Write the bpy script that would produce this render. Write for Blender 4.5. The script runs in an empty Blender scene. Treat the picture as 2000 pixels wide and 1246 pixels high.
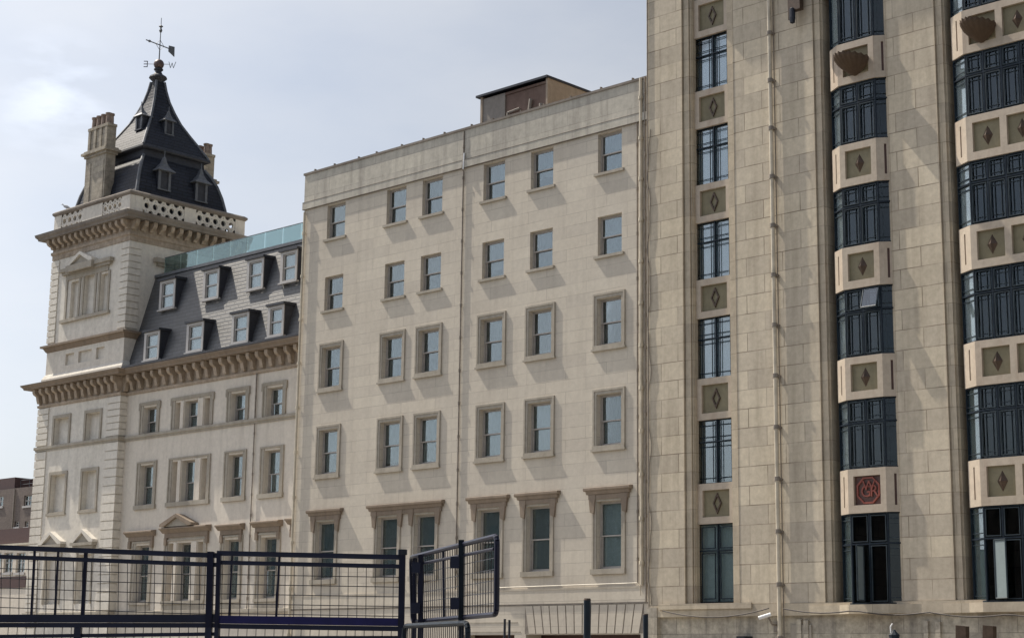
import bpy, bmesh, math, random
from mathutils import Vector, Matrix
random.seed(7)
S = bpy.context.scene
col = S.collection
# ---------------------------------------------------------------- camera
EYE = Vector((0, 0, 1.6))
F, YAW, PITCH, ROLL = 3370.23, math.radians(-43.6822), math.radians(11.4138), math.radians(.7636)
_f = Vector((math.sin(YAW)*math.cos(PITCH), math.cos(YAW)*math.cos(PITCH), math.sin(PITCH)))
_r = Vector((math.cos(YAW), -math.sin(YAW), 0)); _u = _r.cross(_f)
R_ = math.cos(ROLL)*_r + math.sin(ROLL)*_u
U_ = -math.sin(ROLL)*_r + math.cos(ROLL)*_u
cam = bpy.data.cameras.new('camera'); co = bpy.data.objects.new('camera', cam); col.objects.link(co)
co.matrix_world = Matrix(((R_.x, U_.x, -_f.x, EYE.x), (R_.y, U_.y, -_f.y, EYE.y), (R_.z, U_.z, -_f.z, EYE.z), (0, 0, 0, 1)))
cam.sensor_width = 36; cam.lens = F/2000*36; cam.clip_end = 3000; cam.clip_start = .1
S.camera = co
S.render.resolution_x, S.render.resolution_y = 1024, 637
# ---------------------------------------------------------------- light
SUN = Vector((-6, -1, 8.2)).normalized()          # direction towards the sun
elev = math.asin(SUN.z); az = math.atan2(SUN.x, SUN.y)
w = bpy.data.worlds.new('World'); S.world = w; w.use_nodes = True
nt = w.node_tree; bg = nt.nodes['Background']
sky = nt.nodes.new('ShaderNodeTexSky'); sky.sky_type = 'NISHITA'; sky.sun_disc = False
sky.sun_elevation = elev; sky.sun_rotation = az
sky.air_density = 1.0; sky.dust_density = 2.5; sky.ozone_density = 1.2
tc = nt.nodes.new('ShaderNodeTexCoord'); mp = nt.nodes.new('ShaderNodeMapping'); mp.inputs['Scale'].default_value = (1, 1, 2.6)
nz = nt.nodes.new('ShaderNodeTexNoise'); nz.inputs['Scale'].default_value = 2.6; nz.inputs['Detail'].default_value = 9; nz.inputs['Roughness'].default_value = .55
rp = nt.nodes.new('ShaderNodeValToRGB'); rp.color_ramp.elements[0].position = .34; rp.color_ramp.elements[1].position = .78
rp.color_ramp.elements[0].color = (.0, .0, .0, 1); rp.color_ramp.elements[1].color = (.55, .55, .55, 1)
mx = nt.nodes.new('ShaderNodeMixRGB'); mx.inputs[2].default_value = (6.7, 6.95, 7.4, 1)
nt.links.new(tc.outputs['Generated'], mp.inputs[0]); nt.links.new(mp.outputs[0], nz.inputs['Vector'])
sx = nt.nodes.new('ShaderNodeSeparateXYZ'); nt.links.new(tc.outputs['Generated'], sx.inputs[0])
gr = nt.nodes.new('ShaderNodeMapRange'); gr.inputs[1].default_value = -.45; gr.inputs[2].default_value = -.9; gr.inputs[3].default_value = .18; gr.inputs[4].default_value = .62
nt.links.new(sx.outputs[0], gr.inputs[0])
ad0 = nt.nodes.new('ShaderNodeMath'); ad0.operation = 'ADD'; ad0.use_clamp = True
nt.links.new(nz.outputs[0], rp.inputs[0]); nt.links.new(rp.outputs[0], ad0.inputs[0]); nt.links.new(gr.outputs[0], ad0.inputs[1]); nt.links.new(ad0.outputs[0], mx.inputs[0])
dt = nt.nodes.new('ShaderNodeVectorMath'); dt.operation = 'DOT_PRODUCT'; dt.inputs[1].default_value = (-.75, -.66, 0); nt.links.new(tc.outputs['Generated'], dt.inputs[0])
mr = nt.nodes.new('ShaderNodeMapRange'); mr.inputs[1].default_value = -.3; mr.inputs[2].default_value = .8; mr.inputs[3].default_value = .48; mr.inputs[4].default_value = 1.13; nt.links.new(dt.outputs['Value'], mr.inputs[0])
vs = nt.nodes.new('ShaderNodeVectorMath'); vs.operation = 'SCALE'; nt.links.new(mx.outputs[0], vs.inputs[0])
cm = nt.nodes.new('ShaderNodeVectorMath'); cm.operation = 'DISTANCE'; cd = (R_*((115-1000)/F)+U_*((623-190)/F)+_f).normalized(); cm.inputs[1].default_value = cd
cw = nt.nodes.new('ShaderNodeTexNoise'); cw.inputs['Scale'].default_value = 26; cw.inputs['Detail'].default_value = 8; nt.links.new(mp.outputs[0], cw.inputs['Vector'])
nt.links.new(tc.outputs['Generated'], cm.inputs[0])
c1_ = nt.nodes.new('ShaderNodeMapRange'); c1_.inputs[1].default_value = .042; c1_.inputs[2].default_value = .0; c1_.inputs[3].default_value = 0; c1_.inputs[4].default_value = .8; nt.links.new(cm.outputs['Value'], c1_.inputs[0])
c2_ = nt.nodes.new('ShaderNodeMapRange'); c2_.inputs[1].default_value = .46; c2_.inputs[2].default_value = .7; c2_.inputs[4].default_value = .3; nt.links.new(cw.outputs[0], c2_.inputs[0])
c3_ = nt.nodes.new('ShaderNodeMath'); c3_.operation = 'MULTIPLY'; nt.links.new(c1_.outputs[0], c3_.inputs[0]); nt.links.new(c2_.outputs[0], c3_.inputs[1])
c4_ = nt.nodes.new('ShaderNodeMath'); c4_.operation = 'ADD'; nt.links.new(mr.outputs[0], c4_.inputs[0]); nt.links.new(c3_.outputs[0], c4_.inputs[1]); nt.links.new(c4_.outputs[0], vs.inputs['Scale'])
nt.links.new(sky.outputs[0], mx.inputs[1]); nt.links.new(vs.outputs[0], bg.inputs[0])
bg.inputs[1].default_value = .1
sl = bpy.data.lights.new('sun', 'SUN'); sl.energy = 4.2; sl.angle = math.radians(.6); sl.color = (1, .93, .82)
so = bpy.data.objects.new('sun', sl); col.objects.link(so); so.rotation_euler = SUN.to_track_quat('Z', 'Y').to_euler()
S.view_settings.view_transform = 'Standard'; S.view_settings.look = 'None'; S.view_settings.exposure = .66; S.view_settings.gamma = 1
S.render.engine = 'CYCLES'

# ---------------------------------------------------------------- placing helpers
def ray(px, py):
    return R_*((px-1000)/F) + U_*((623-py)/F) + _f
def onY(px, py, Y):
    d = ray(px, py); return EYE + d*(Y/d.y)
def onX(px, py, X):
    d = ray(px, py); return EYE + d*(X/d.x)
def onD(px, py, D):
    return EYE + ray(px, py)*D

# ---------------------------------------------------------------- materials
def newmat(name):
    m = bpy.data.materials.new(name); m.use_nodes = True
    return m, m.node_tree, m.node_tree.nodes['Principled BSDF']
def N(nt, t, **k):
    n = nt.nodes.new(t)
    for a, b in k.items():
        if a in n.inputs: n.inputs[a].default_value = b
        else: setattr(n, a, b)
    return n
def stone(name, base, base2, bw=0, bh=.6, joint=.6, dark=(.12, .1, .08), streak=.35, rough=.9, zoff=0, bump=.25, blotch=.5, msize=.012, blockvar=.12):
    m, nt, b = newmat(name); L = nt.links.new
    tc = N(nt, 'ShaderNodeTexCoord'); sp = N(nt, 'ShaderNodeSeparateXYZ'); L(tc.outputs['Object'], sp.inputs[0])
    ad = N(nt, 'ShaderNodeMath', operation='ADD'); L(sp.outputs[0], ad.inputs[0]); L(sp.outputs[1], ad.inputs[1])
    # broad tone
    n1 = N(nt, 'ShaderNodeTexNoise', Scale=.35, Detail=8., Roughness=.6); L(tc.outputs['Object'], n1.inputs['Vector'])
    r1 = N(nt, 'ShaderNodeValToRGB'); r1.color_ramp.elements[0].position = .35; r1.color_ramp.elements[1].position = .65
    r1.color_ramp.elements[0].color = (*base, 1); r1.color_ramp.elements[1].color = (*base2, 1); L(n1.outputs[0], r1.inputs[0])
    out = r1.outputs[0]
    # vertical streaks
    cb = N(nt, 'ShaderNodeCombineXYZ'); mu = N(nt, 'ShaderNodeMath', operation='MULTIPLY'); mu.inputs[1].default_value = 2.2; L(ad.outputs[0], mu.inputs[0])
    mz = N(nt, 'ShaderNodeMath', operation='MULTIPLY'); mz.inputs[1].default_value = .18; L(sp.outputs[2], mz.inputs[0])
    L(mu.outputs[0], cb.inputs[0]); L(mz.outputs[0], cb.inputs[2])
    n2 = N(nt, 'ShaderNodeTexNoise', Scale=1., Detail=6., Roughness=.65); L(cb.outputs[0], n2.inputs['Vector'])
    r2 = N(nt, 'ShaderNodeValToRGB'); r2.color_ramp.elements[0].position = .48; r2.color_ramp.elements[1].position = .78
    r2.color_ramp.elements[0].color = (0, 0, 0, 1); r2.color_ramp.elements[1].color = (streak,)*3+(1,); L(n2.outputs[0], r2.inputs[0])
    m2 = N(nt, 'ShaderNodeMixRGB', blend_type='MIX'); m2.inputs[2].default_value = (*dark, 1); L(r2.outputs[0], m2.inputs[0]); L(out, m2.inputs[1]); out = m2.outputs[0]
    # fine mottling
    n3 = N(nt, 'ShaderNodeTexNoise', Scale=5., Detail=10., Roughness=.7); L(tc.outputs['Object'], n3.inputs['Vector'])
    r3 = N(nt, 'ShaderNodeMapRange'); r3.inputs[1].default_value = .3; r3.inputs[2].default_value = .7; r3.inputs[3].default_value = 1-blotch*.3; r3.inputs[4].default_value = 1+blotch*.25; L(n3.outputs[0], r3.inputs[0])
    vm = N(nt, 'ShaderNodeVectorMath', operation='SCALE'); L(out, vm.inputs[0]); L(r3.outputs[0], vm.inputs['Scale']); out = vm.outputs[0]
    h = n3.outputs[0]
    if bw:
        c2 = N(nt, 'ShaderNodeCombineXYZ'); za = N(nt, 'ShaderNodeMath', operation='SUBTRACT'); za.inputs[1].default_value = zoff; L(sp.outputs[2], za.inputs[0])
        L(ad.outputs[0], c2.inputs[0]); L(za.outputs[0], c2.inputs[1])
        nw = N(nt, 'ShaderNodeTexNoise', Scale=3., Detail=3.); L(tc.outputs['Object'], nw.inputs['Vector'])
        sc = N(nt, 'ShaderNodeVectorMath', operation='SCALE'); sc.inputs['Scale'].default_value = .02; L(nw.outputs['Color'], sc.inputs[0])
        av = N(nt, 'ShaderNodeVectorMath', operation='ADD'); L(c2.outputs[0], av.inputs[0]); L(sc.outputs[0], av.inputs[1])
        br = N(nt, 'ShaderNodeTexBrick', offset=.5, squash=1.); L(av.outputs[0], br.inputs['Vector'])
        br.inputs['Scale'].default_value = 1; br.inputs['Brick Width'].default_value = bw; br.inputs['Row Height'].default_value = bh
        br.inputs['Mortar Size'].default_value = msize; br.inputs['Mortar Smooth'].default_value = .3; br.inputs['Bias'].default_value = 0
        br.inputs['Color1'].default_value = (1-blockvar, 1-blockvar, 1-blockvar, 1); br.inputs['Color2'].default_value = (1+blockvar, 1+blockvar, 1+blockvar*.7, 1); br.inputs['Mortar'].default_value = (1, 1, 1, 1)
        m4 = N(nt, 'ShaderNodeMixRGB', blend_type='MULTIPLY'); m4.inputs[0].default_value = 1; L(out, m4.inputs[1]); L(br.outputs['Color'], m4.inputs[2]); out = m4.outputs[0]
        # joints show only here and there
        n5 = N(nt, 'ShaderNodeTexNoise', Scale=.9, Detail=5.); L(tc.outputs['Object'], n5.inputs['Vector'])
        r5 = N(nt, 'ShaderNodeMapRange'); r5.inputs[1].default_value = .38; r5.inputs[2].default_value = .62; r5.inputs[3].default_value = joint*.25; r5.inputs[4].default_value = joint; L(n5.outputs[0], r5.inputs[0])
        mj = N(nt, 'ShaderNodeMath', operation='MULTIPLY'); L(br.outputs['Fac'], mj.inputs[0]); L(r5.outputs[0], mj.inputs[1])
        m5 = N(nt, 'ShaderNodeMixRGB'); m5.inputs[2].default_value = (*dark, 1); L(mj.outputs[0], m5.inputs[0]); L(out, m5.inputs[1]); out = m5.outputs[0]
    L(out, b.inputs['Base Color'])
    bp = N(nt, 'ShaderNodeBump', Strength=bump, Distance=.02); L(h, bp.inputs['Height']); L(bp.outputs[0], b.inputs['Normal'])
    b.inputs['Roughness'].default_value = rough; b.inputs['Specular IOR Level'].default_value = .25
    return m
def plain(name, c, rough=.5, metal=0, spec=.5, var=.15, scale=6.):
    m, nt, b = newmat(name); L = nt.links.new
    tc = N(nt, 'ShaderNodeTexCoord'); n = N(nt, 'ShaderNodeTexNoise', Scale=scale, Detail=6., Roughness=.6); L(tc.outputs['Object'], n.inputs['Vector'])
    r = N(nt, 'ShaderNodeMapRange'); r.inputs[1].default_value = .3; r.inputs[2].default_value = .7; r.inputs[3].default_value = 1-var; r.inputs[4].default_value = 1+var; L(n.outputs[0], r.inputs[0])
    v = N(nt, 'ShaderNodeVectorMath', operation='SCALE'); v.inputs[0].default_value = c; L(r.outputs[0], v.inputs['Scale']); L(v.outputs[0], b.inputs['Base Color'])
    b.inputs['Roughness'].default_value = rough; b.inputs['Metallic'].default_value = metal; b.inputs['Specular IOR Level'].default_value = spec
    return m
def slate(name, c1, c2, rough=.45, ior=1.75):
    m, nt, b = newmat(name); L = nt.links.new
    tc = N(nt, 'ShaderNodeTexCoord'); sp = N(nt, 'ShaderNodeSeparateXYZ'); L(tc.outputs['Object'], sp.inputs[0])
    ad = N(nt, 'ShaderNodeMath', operation='ADD'); L(sp.outputs[0], ad.inputs[0]); L(sp.outputs[1], ad.inputs[1])
    c = N(nt, 'ShaderNodeCombineXYZ'); L(ad.outputs[0], c.inputs[0]); L(sp.outputs[2], c.inputs[1])
    nw = N(nt, 'ShaderNodeTexNoise', Scale=4., Detail=3.); L(tc.outputs['Object'], nw.inputs['Vector'])
    sc = N(nt, 'ShaderNodeVectorMath', operation='SCALE'); sc.inputs['Scale'].default_value = .05; L(nw.outputs['Color'], sc.inputs[0])
    av = N(nt, 'ShaderNodeVectorMath', operation='ADD'); L(c.outputs[0], av.inputs[0]); L(sc.outputs[0], av.inputs[1])
    br = N(nt, 'ShaderNodeTexBrick', offset=.5); L(av.outputs[0], br.inputs['Vector'])
    br.inputs['Scale'].default_value = 1; br.inputs['Brick Width'].default_value = .62; br.inputs['Row Height'].default_value = .19
    br.inputs['Mortar Size'].default_value = .028; br.inputs['Mortar Smooth'].default_value = .5
    br.inputs['Color1'].default_value = (*c1, 1); br.inputs['Color2'].default_value = (*c2, 1); br.inputs['Mortar'].default_value = (c1[0]*.3, c1[1]*.3, c1[2]*.3, 1)
    n = N(nt, 'ShaderNodeTexNoise', Scale=1.2, Detail=7., Roughness=.65); L(tc.outputs['Object'], n.inputs['Vector'])
    r = N(nt, 'ShaderNodeMapRange'); r.inputs[1].default_value = .3; r.inputs[2].default_value = .7; r.inputs[3].default_value = .65; r.inputs[4].default_value = 1.3; L(n.outputs[0], r.inputs[0])
    v = N(nt, 'ShaderNodeVectorMath', operation='SCALE'); L(br.outputs['Color'], v.inputs[0]); L(r.outputs[0], v.inputs['Scale']); L(v.outputs[0], b.inputs['Base Color'])
    bp = N(nt, 'ShaderNodeBump', Strength=.4, Distance=.02); bp.invert = True; L(br.outputs['Fac'], bp.inputs['Height']); L(bp.outputs[0], b.inputs['Normal'])
    b.inputs['Roughness'].default_value = rough; b.inputs['IOR'].default_value = ior; b.inputs['Specular IOR Level'].default_value = .5; b.inputs['Specular Tint'].default_value = (1, .96, .9, 1)
    return m
def glassmat(name, tint, fac0, rough=.02, k=1.6, wave=.006):
    m, nt, b = newmat(name); L = nt.links.new; nt.nodes.remove(b)
    o = nt.nodes['Material Output']
    tr = N(nt, 'ShaderNodeBsdfTransparent'); tr.inputs[0].default_value = (*tint, 1)
    gl = N(nt, 'ShaderNodeBsdfGlossy'); gl.inputs['Roughness'].default_value = rough; gl.inputs['Color'].default_value = (.68, .71, .72, 1)
    fr = N(nt, 'ShaderNodeFresnel', IOR=1.5); mm = N(nt, 'ShaderNodeMath', operation='MULTIPLY_ADD'); mm.inputs[1].default_value = k; mm.inputs[2].default_value = fac0; mm.use_clamp = True
    L(fr.outputs[0], mm.inputs[0])
    tc = N(nt, 'ShaderNodeTexCoord'); n = N(nt, 'ShaderNodeTexNoise', Scale=1.3, Detail=1.); L(tc.outputs['Object'], n.inputs['Vector'])
    bp = N(nt, 'ShaderNodeBump', Strength=wave*10, Distance=.02); L(n.outputs[0], bp.inputs['Height']); L(bp.outputs[0], gl.inputs['Normal'])
    mi = N(nt, 'ShaderNodeMixShader'); L(mm.outputs[0], mi.inputs[0]); L(tr.outputs[0], mi.inputs[1]); L(gl.outputs[0], mi.inputs[2]); L(mi.outputs[0], o.inputs[0])
    return m
M = {}
M['cream'] = stone('cream_stone', (.51, .455, .38), (.56, .505, .425), 1.9, .43, .6, streak=.22, blotch=.28, zoff=.02, blockvar=.05, msize=.009, dark=(.2, .17, .14))
M['parapet'] = stone('weathered_parapet_stone', (.43, .40, .345), (.49, .455, .39), 1.9, .6, .6, streak=.6, dark=(.16, .14, .125), blockvar=.06)
M['trim'] = stone('weathered_trim_stone', (.205, .16, .12), (.27, .215, .165), streak=.45, dark=(.12, .095, .075))
M['frame_stone'] = stone('window_surround_stone', (.33, .295, .24), (.40, .36, .30), streak=.35, dark=(.15, .125, .1))
M['hotel'] = stone('hotel_stucco', (.60, .54, .46), (.66, .60, .515), 0, streak=.3, blotch=.35, dark=(.2, .17, .14))
M['tower'] = stone('tower_stucco', (.62, .575, .50), (.68, .635, .56), 0, streak=.28, dark=(.2, .17, .14))
M['cornice'] = stone('brown_cornice_stone', (.33, .265, .20), (.41, .335, .26), streak=.5, dark=(.10, .065, .04), blotch=1.)
M['soot'] = stone('sooty_coping_stone', (.17, .145, .125), (.25, .22, .19), streak=.5, dark=(.07, .06, .05))
M['buff'] = stone('buff_ashlar', (.475, .41, .32), (.54, .47, .375), 1.42, .617, .8, streak=.38, dark=(.15, .115, .08), zoff=3.66, blockvar=.13, msize=.017, blotch=.5)
M['buff_plain'] = stone('buff_moulding', (.43, .365, .28), (.49, .42, .325), 3., .617, .7, streak=.3, dark=(.14, .11, .08), zoff=3.66, msize=.01)
M['buff_low'] = stone('stained_buff_base', (.36, .32, .265), (.47, .42, .34), 1.2, .55, .8, streak=.75, dark=(.14, .125, .11), zoff=3.3, blotch=1.2)
M['faience'] = stone('pink_faience', (.41, .345, .27), (.475, .40, .315), streak=.5, rough=.5, dark=(.3, .2, .14))
M['olive'] = stone('olive_panel', (.18, .155, .095), (.24, .21, .135), streak=.35, dark=(.07, .06, .04), rough=.6)
M['bronze'] = plain('dark_bronze', (.07, .045, .03), .5, .3, var=.4)
M['shell'] = stone('brown_shell_terracotta', (.075, .05, .033), (.11, .075, .05), streak=.4, dark=(.06, .04, .03), rough=.6)
M['steel'] = plain('blue_grey_steel', (.008, .015, .024), .45, 0, .25, .3)
M['steel_lt'] = plain('grey_steel', (.03, .043, .052), .5, 0, .3, .3)
M['sash'] = plain('painted_sash', (.36, .33, .30), .45, 0, .5, .12)
M['sash_w'] = plain('white_sash', (.40, .38, .36), .45, 0, .5, .08)
M['cable_dark'] = plain('dark_cable', (.05, .04, .035), .7)  # dark brown of the hanging cables
M['slate'] = slate('roof_slate', (.022, .026, .034), (.04, .043, .05), .62, 2.1)
M['slate_d'] = slate('tower_slate', (.013, .017, .028), (.02, .024, .036), .6, 1.4)
M['lead'] = plain('lead', (.11, .115, .125), .5, .1, .5, .25)
M['lead_d'] = plain('dark_lead', (.028, .03, .038), .6, .0, .5, .3)
M['pipe'] = plain('cream_pipe', (.50, .44, .34), .5, var=.25, scale=2.)
M['pipe_d'] = plain('grey_pipe', (.20, .17, .14), .6, var=.3)
M['black'] = plain('black_iron', (.012, .013, .02), .4, .2)
M['navy'] = plain('navy_paint', (.006, .008, .026), .42, 0, .35, .3)
M['navy_b'] = plain('bright_navy_paint', (.010, .008, .075), .4, 0, .3, .2)
M['cur_w'] = plain('white_net_curtain', (.80, .83, .84), .9, var=.06)
M['cur_b'] = plain('blue_grey_blind', (.125, .165, .175), .9, var=.06)
M['cur_m'] = plain('pale_blind', (.19, .23, .235), .9, var=.06)
M['cur_k'] = plain('dark_blind', (.075, .10, .11), .9, var=.2)  # darkest of the blind tones, dealt out at random
M['cur_g'] = plain('grey_net_curtain', (.31, .37, .365), .9, var=.1)
M['cur_d'] = plain('dark_teal_curtain', (.10, .135, .14), .9, var=.35)
M['glass'] = glassmat('window_glass', (.92, .95, .955), .01, k=.7)
M['glass_d'] = glassmat('dark_glass', (.5, .56, .6), .02, k=.9)
M['glass_o'] = glassmat('reflective_stair_glass', (.80, .85, .87), .13, k=1.0, rough=.03)
M['glass_t'] = glassmat('teal_glass', (.80, .95, .945), .03, k=.8)
M['teal_edge'] = plain('teal_roof', (.30, .53, .51), .3, 0, .5, .12, 1.)
M['terracotta'] = plain('chimney_pot_clay', (.25, .19, .155), .8, var=.25)
M['chim'] = stone('grey_chimney_stone', (.33, .29, .235), (.42, .375, .31), .6, .33, .5, streak=.6, dark=(.10, .085, .07), blotch=1.1)
M['red'] = plain('red_enamel', (.23, .055, .035), .5, var=.2)
M['red_d'] = plain('dark_red_panel', (.08, .035, .025), .5, var=.25)
M['brick'] = stone('brown_brick', (.15, .125, .112), (.20, .165, .148), .22, .075, .4, streak=.2, dark=(.09, .07, .06), msize=.008)
M['maroon'] = plain('maroon_cladding', (.065, .03, .026), .6)
M['asphalt'] = stone('asphalt_surface', (.05, .05, .052), (.065, .065, .065), streak=0, rough=.95)
M['paving'] = stone('paving_slabs', (.24, .23, .205), (.29, .27, .25), .9, .6, .6, streak=0)
M['gull'] = plain('gull_feathers', (.55, .56, .58), .8)
M['white'] = plain('white_plastic', (.7, .7, .7), .4, var=.05)
M['copper'] = plain('copper_ball', (.11, .075, .068), .5, .3, var=.3)
M['hut'] = stone('render_hut', (.33, .26, .195), (.40, .325, .25), streak=.3)
M['hut_g'] = stone('grey_hut_panel', (.25, .22, .19), (.30, .27, .24), streak=.5, dark=(.12, .1, .09))
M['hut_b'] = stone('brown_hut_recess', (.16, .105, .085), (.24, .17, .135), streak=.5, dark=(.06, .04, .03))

# ---------------------------------------------------------------- objects
ORG = {}
def thing(name, loc, label, cat, group=None):
    o = bpy.data.objects.new(name, None); col.objects.link(o); o.location = loc; o.empty_display_size = .3
    o['label'] = label; o['category'] = cat
    if group: o['group'] = group
    ORG[o.name] = Vector(loc); return o
class MB:
    def __init__(s): s.v = []; s.f = []
    def face(s, *p):
        n = len(s.v); s.v += [tuple(q) for q in p]; s.f.append(tuple(range(n, n+len(p))))
    def hexa(s, p):                                     # 8 corners: bottom 4 (ccw) then top 4
        n = len(s.v); s.v += [tuple(q) for q in p]
        for a in ((0, 3, 2, 1), (4, 5, 6, 7), (0, 1, 5, 4), (1, 2, 6, 5), (2, 3, 7, 6), (3, 0, 4, 7)): s.f.append(tuple(n+i for i in a))
    def box(s, x0, x1, y0, y1, z0, z1):
        s.hexa([(x0, y0, z0), (x1, y0, z0), (x1, y1, z0), (x0, y1, z0), (x0, y0, z1), (x1, y0, z1), (x1, y1, z1), (x0, y1, z1)])
    def lb(s, pl, u0, u1, z0, z1, d0, d1):              # box in a wall's own frame, d = distance out of the wall
        P = pl.P; s.hexa([P(u0, z0, d1), P(u1, z0, d1), P(u1, z0, d0), P(u0, z0, d0), P(u0, z1, d1), P(u1, z1, d1), P(u1, z1, d0), P(u0, z1, d0)])
    def lprism(s, pl, u0, u1, prof):                    # (d, z) outline run along the wall
        n = len(s.v); k = len(prof)
        s.v += [tuple(pl.P(u0, z, d)) for d, z in prof]+[tuple(pl.P(u1, z, d)) for d, z in prof]
        for i in range(k): j = (i+1) % k; s.f.append((n+i, n+j, n+k+j, n+k+i))
        s.f.append(tuple(n+i for i in range(k))); s.f.append(tuple(n+k+i for i in reversed(range(k))))
    def fprism(s, pl, pts, d0, d1):                     # (u, z) outline given thickness out of the wall
        n = len(s.v); k = len(pts)
        s.v += [tuple(pl.P(u, z, d0)) for u, z in pts]+[tuple(pl.P(u, z, d1)) for u, z in pts]
        for i in range(k): j = (i+1) % k; s.f.append((n+i, n+j, n+k+j, n+k+i))
        s.f.append(tuple(n+i for i in range(k))); s.f.append(tuple(n+k+i for i in reversed(range(k))))
    def vprism(s, pts, z0, z1):                         # plan outline extruded upward
        n = len(s.v); k = len(pts)
        s.v += [(x, y, z0) for x, y in pts]+[(x, y, z1) for x, y in pts]
        for i in range(k): j = (i+1) % k; s.f.append((n+i, n+j, n+k+j, n+k+i))
        s.f.append(tuple(n+i for i in range(k))); s.f.append(tuple(n+k+i for i in reversed(range(k))))
    def tube(s, a, b, r, n=8, r2=None):
        a = Vector(a); b = Vector(b); t = (b-a).normalized(); r2 = r if r2 is None else r2
        x = t.orthogonal().normalized(); y = t.cross(x); k = len(s.v)
        for c, rr in ((a, r), (b, r2)):
            for i in range(n):
                g = 2*math.pi*i/n; s.v.append(tuple(c+x*(rr*math.cos(g))+y*(rr*math.sin(g))))
        for i in range(n): j = (i+1) % n; s.f.append((k+i, k+j, k+n+j, k+n+i))
        s.f.append(tuple(k+i for i in reversed(range(n)))); s.f.append(tuple(k+n+i for i in range(n)))
    def path(s, pts, r, n=6):
        for a, b in zip(pts[:-1], pts[1:]): s.tube(a, b, r, n)
    def lathe(s, c, prof, n=16):
        k = len(s.v); cx, cy = c
        for r, z in prof:
            for i in range(n): g = 2*math.pi*i/n; s.v.append((cx+r*math.cos(g), cy+r*math.sin(g), z))
        for q in range(len(prof)-1):
            for i in range(n): j = (i+1) % n; s.f.append((k+q*n+i, k+q*n+j, k+(q+1)*n+j, k+(q+1)*n+i))
        s.f.append(tuple(k+i for i in reversed(range(n)))); s.f.append(tuple(k+(len(prof)-1)*n+i for i in range(n)))
    def build(s, name, m, parent=None, root=None, smooth=False, **tags):
        root = root or parent
        off = ORG[root.name] if root else Vector((0, 0, 0))
        me = bpy.data.meshes.new(name); me.from_pydata([(v[0]-off.x, v[1]-off.y, v[2]-off.z) for v in s.v], [], s.f); me.update()
        bm = bmesh.new(); bm.from_mesh(me); bmesh.ops.recalc_face_normals(bm, faces=bm.faces); bm.to_mesh(me); bm.free()
        if smooth:
            for p in me.polygons: p.use_smooth = True
        me.materials.append(M[m]); o = bpy.data.objects.new(name, me); col.objects.link(o)
        if parent: o.parent = parent; ORG[o.name] = off
        for k, v in tags.items(): o[k] = v
        return o
class Pl:                                               # a vertical wall plane from plan point A (left) to B (right)
    def __init__(s, A, B):
        s.A = Vector((A[0], A[1], 0)); B = Vector((B[0], B[1], 0)); s.L = (B-s.A).length; s.u = (B-s.A)/s.L; s.n = Vector((s.u.y, -s.u.x, 0))
    def P(s, u, z, d=0): return s.A+s.u*u+s.n*d+Vector((0, 0, z))
class PX(Pl):                                           # facade plane y = Y, u is world x
    def __init__(s, Y): s.A = Vector((0, Y, 0)); s.u = Vector((1, 0, 0)); s.n = Vector((0, -1, 0)); s.L = 1
class PYr(Pl):                                          # right-hand side plane x = X, facing +x, u is world y
    def __init__(s, X): s.A = Vector((X, 0, 0)); s.u = Vector((0, 1, 0)); s.n = Vector((1, 0, 0)); s.L = 1
def panel(mb, pl, u0, u1, z0, z1, holes, back=False, d=0):
    us = sorted({u0, u1, *[h[0] for h in holes], *[h[1] for h in holes]}); zs = sorted({z0, z1, *[h[2] for h in holes], *[h[3] for h in holes]})
    us = [u for u in us if u0 <= u <= u1]; zs = [z for z in zs if z0 <= z <= z1]
    for a, b in zip(us[:-1], us[1:]):
        for c, e in zip(zs[:-1], zs[1:]):
            mu, mz = (a+b)/2, (c+e)/2
            if any(h[0] < mu < h[1] and h[2] < mz < h[3] for h in holes): continue
            mb.face(pl.P(a, c, d), pl.P(b, c, d), pl.P(b, e, d), pl.P(a, e, d))
    for h in holes:
        a, b, c, e, dp = h[:5]; P = pl.P
        mb.face(P(a, c, d), P(a, e, d), P(a, e, d-dp), P(a, c, d-dp)); mb.face(P(b, c, d), P(b, c, d-dp), P(b, e, d-dp), P(b, e, d))
        mb.face(P(a, e, d), P(b, e, d), P(b, e, d-dp), P(a, e, d-dp)); mb.face(P(a, c, d), P(a, c, d-dp), P(b, c, d-dp), P(b, c, d))
        if len(h) > 5 and h[5]: mb.face(P(a, c, d-dp), P(b, c, d-dp), P(b, e, d-dp), P(a, e, d-dp))
def sweep(mb, plan, prof, closed=False):                # profile (out, z) along a plan polyline, mitred; outward = right-hand normal (u.y,-u.x)
    n = len(plan); P = [Vector((p[0], p[1])) for p in plan]; rings = []
    for i in range(n):
        ns = []
        if i > 0 or closed: t = (P[i]-P[i-1]).normalized(); ns.append(Vector((t.y, -t.x)))
        if i < n-1 or closed: t = (P[(i+1) % n]-P[i]).normalized(); ns.append(Vector((t.y, -t.x)))
        if len(ns) == 2: b = (ns[0]+ns[1]); b = b/(1+ns[0].dot(ns[1]))
        else: b = ns[0]
        rings.append([(P[i].x+b.x*o, P[i].y+b.y*o, z) for o, z in prof])
    k = len(mb.v); m = len(prof)
    for r in rings: mb.v += r
    for i in range(n if closed else n-1):
        j = (i+1) % n
        for q in range(m): q2 = (q+1) % m; mb.f.append((k+i*m+q, k+j*m+q, k+j*m+q2, k+i*m+q2))
    if not closed:
        mb.f.append(tuple(k+q for q in range(m))); mb.f.append(tuple(k+(n-1)*m+q for q in reversed(range(m))))
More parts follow.
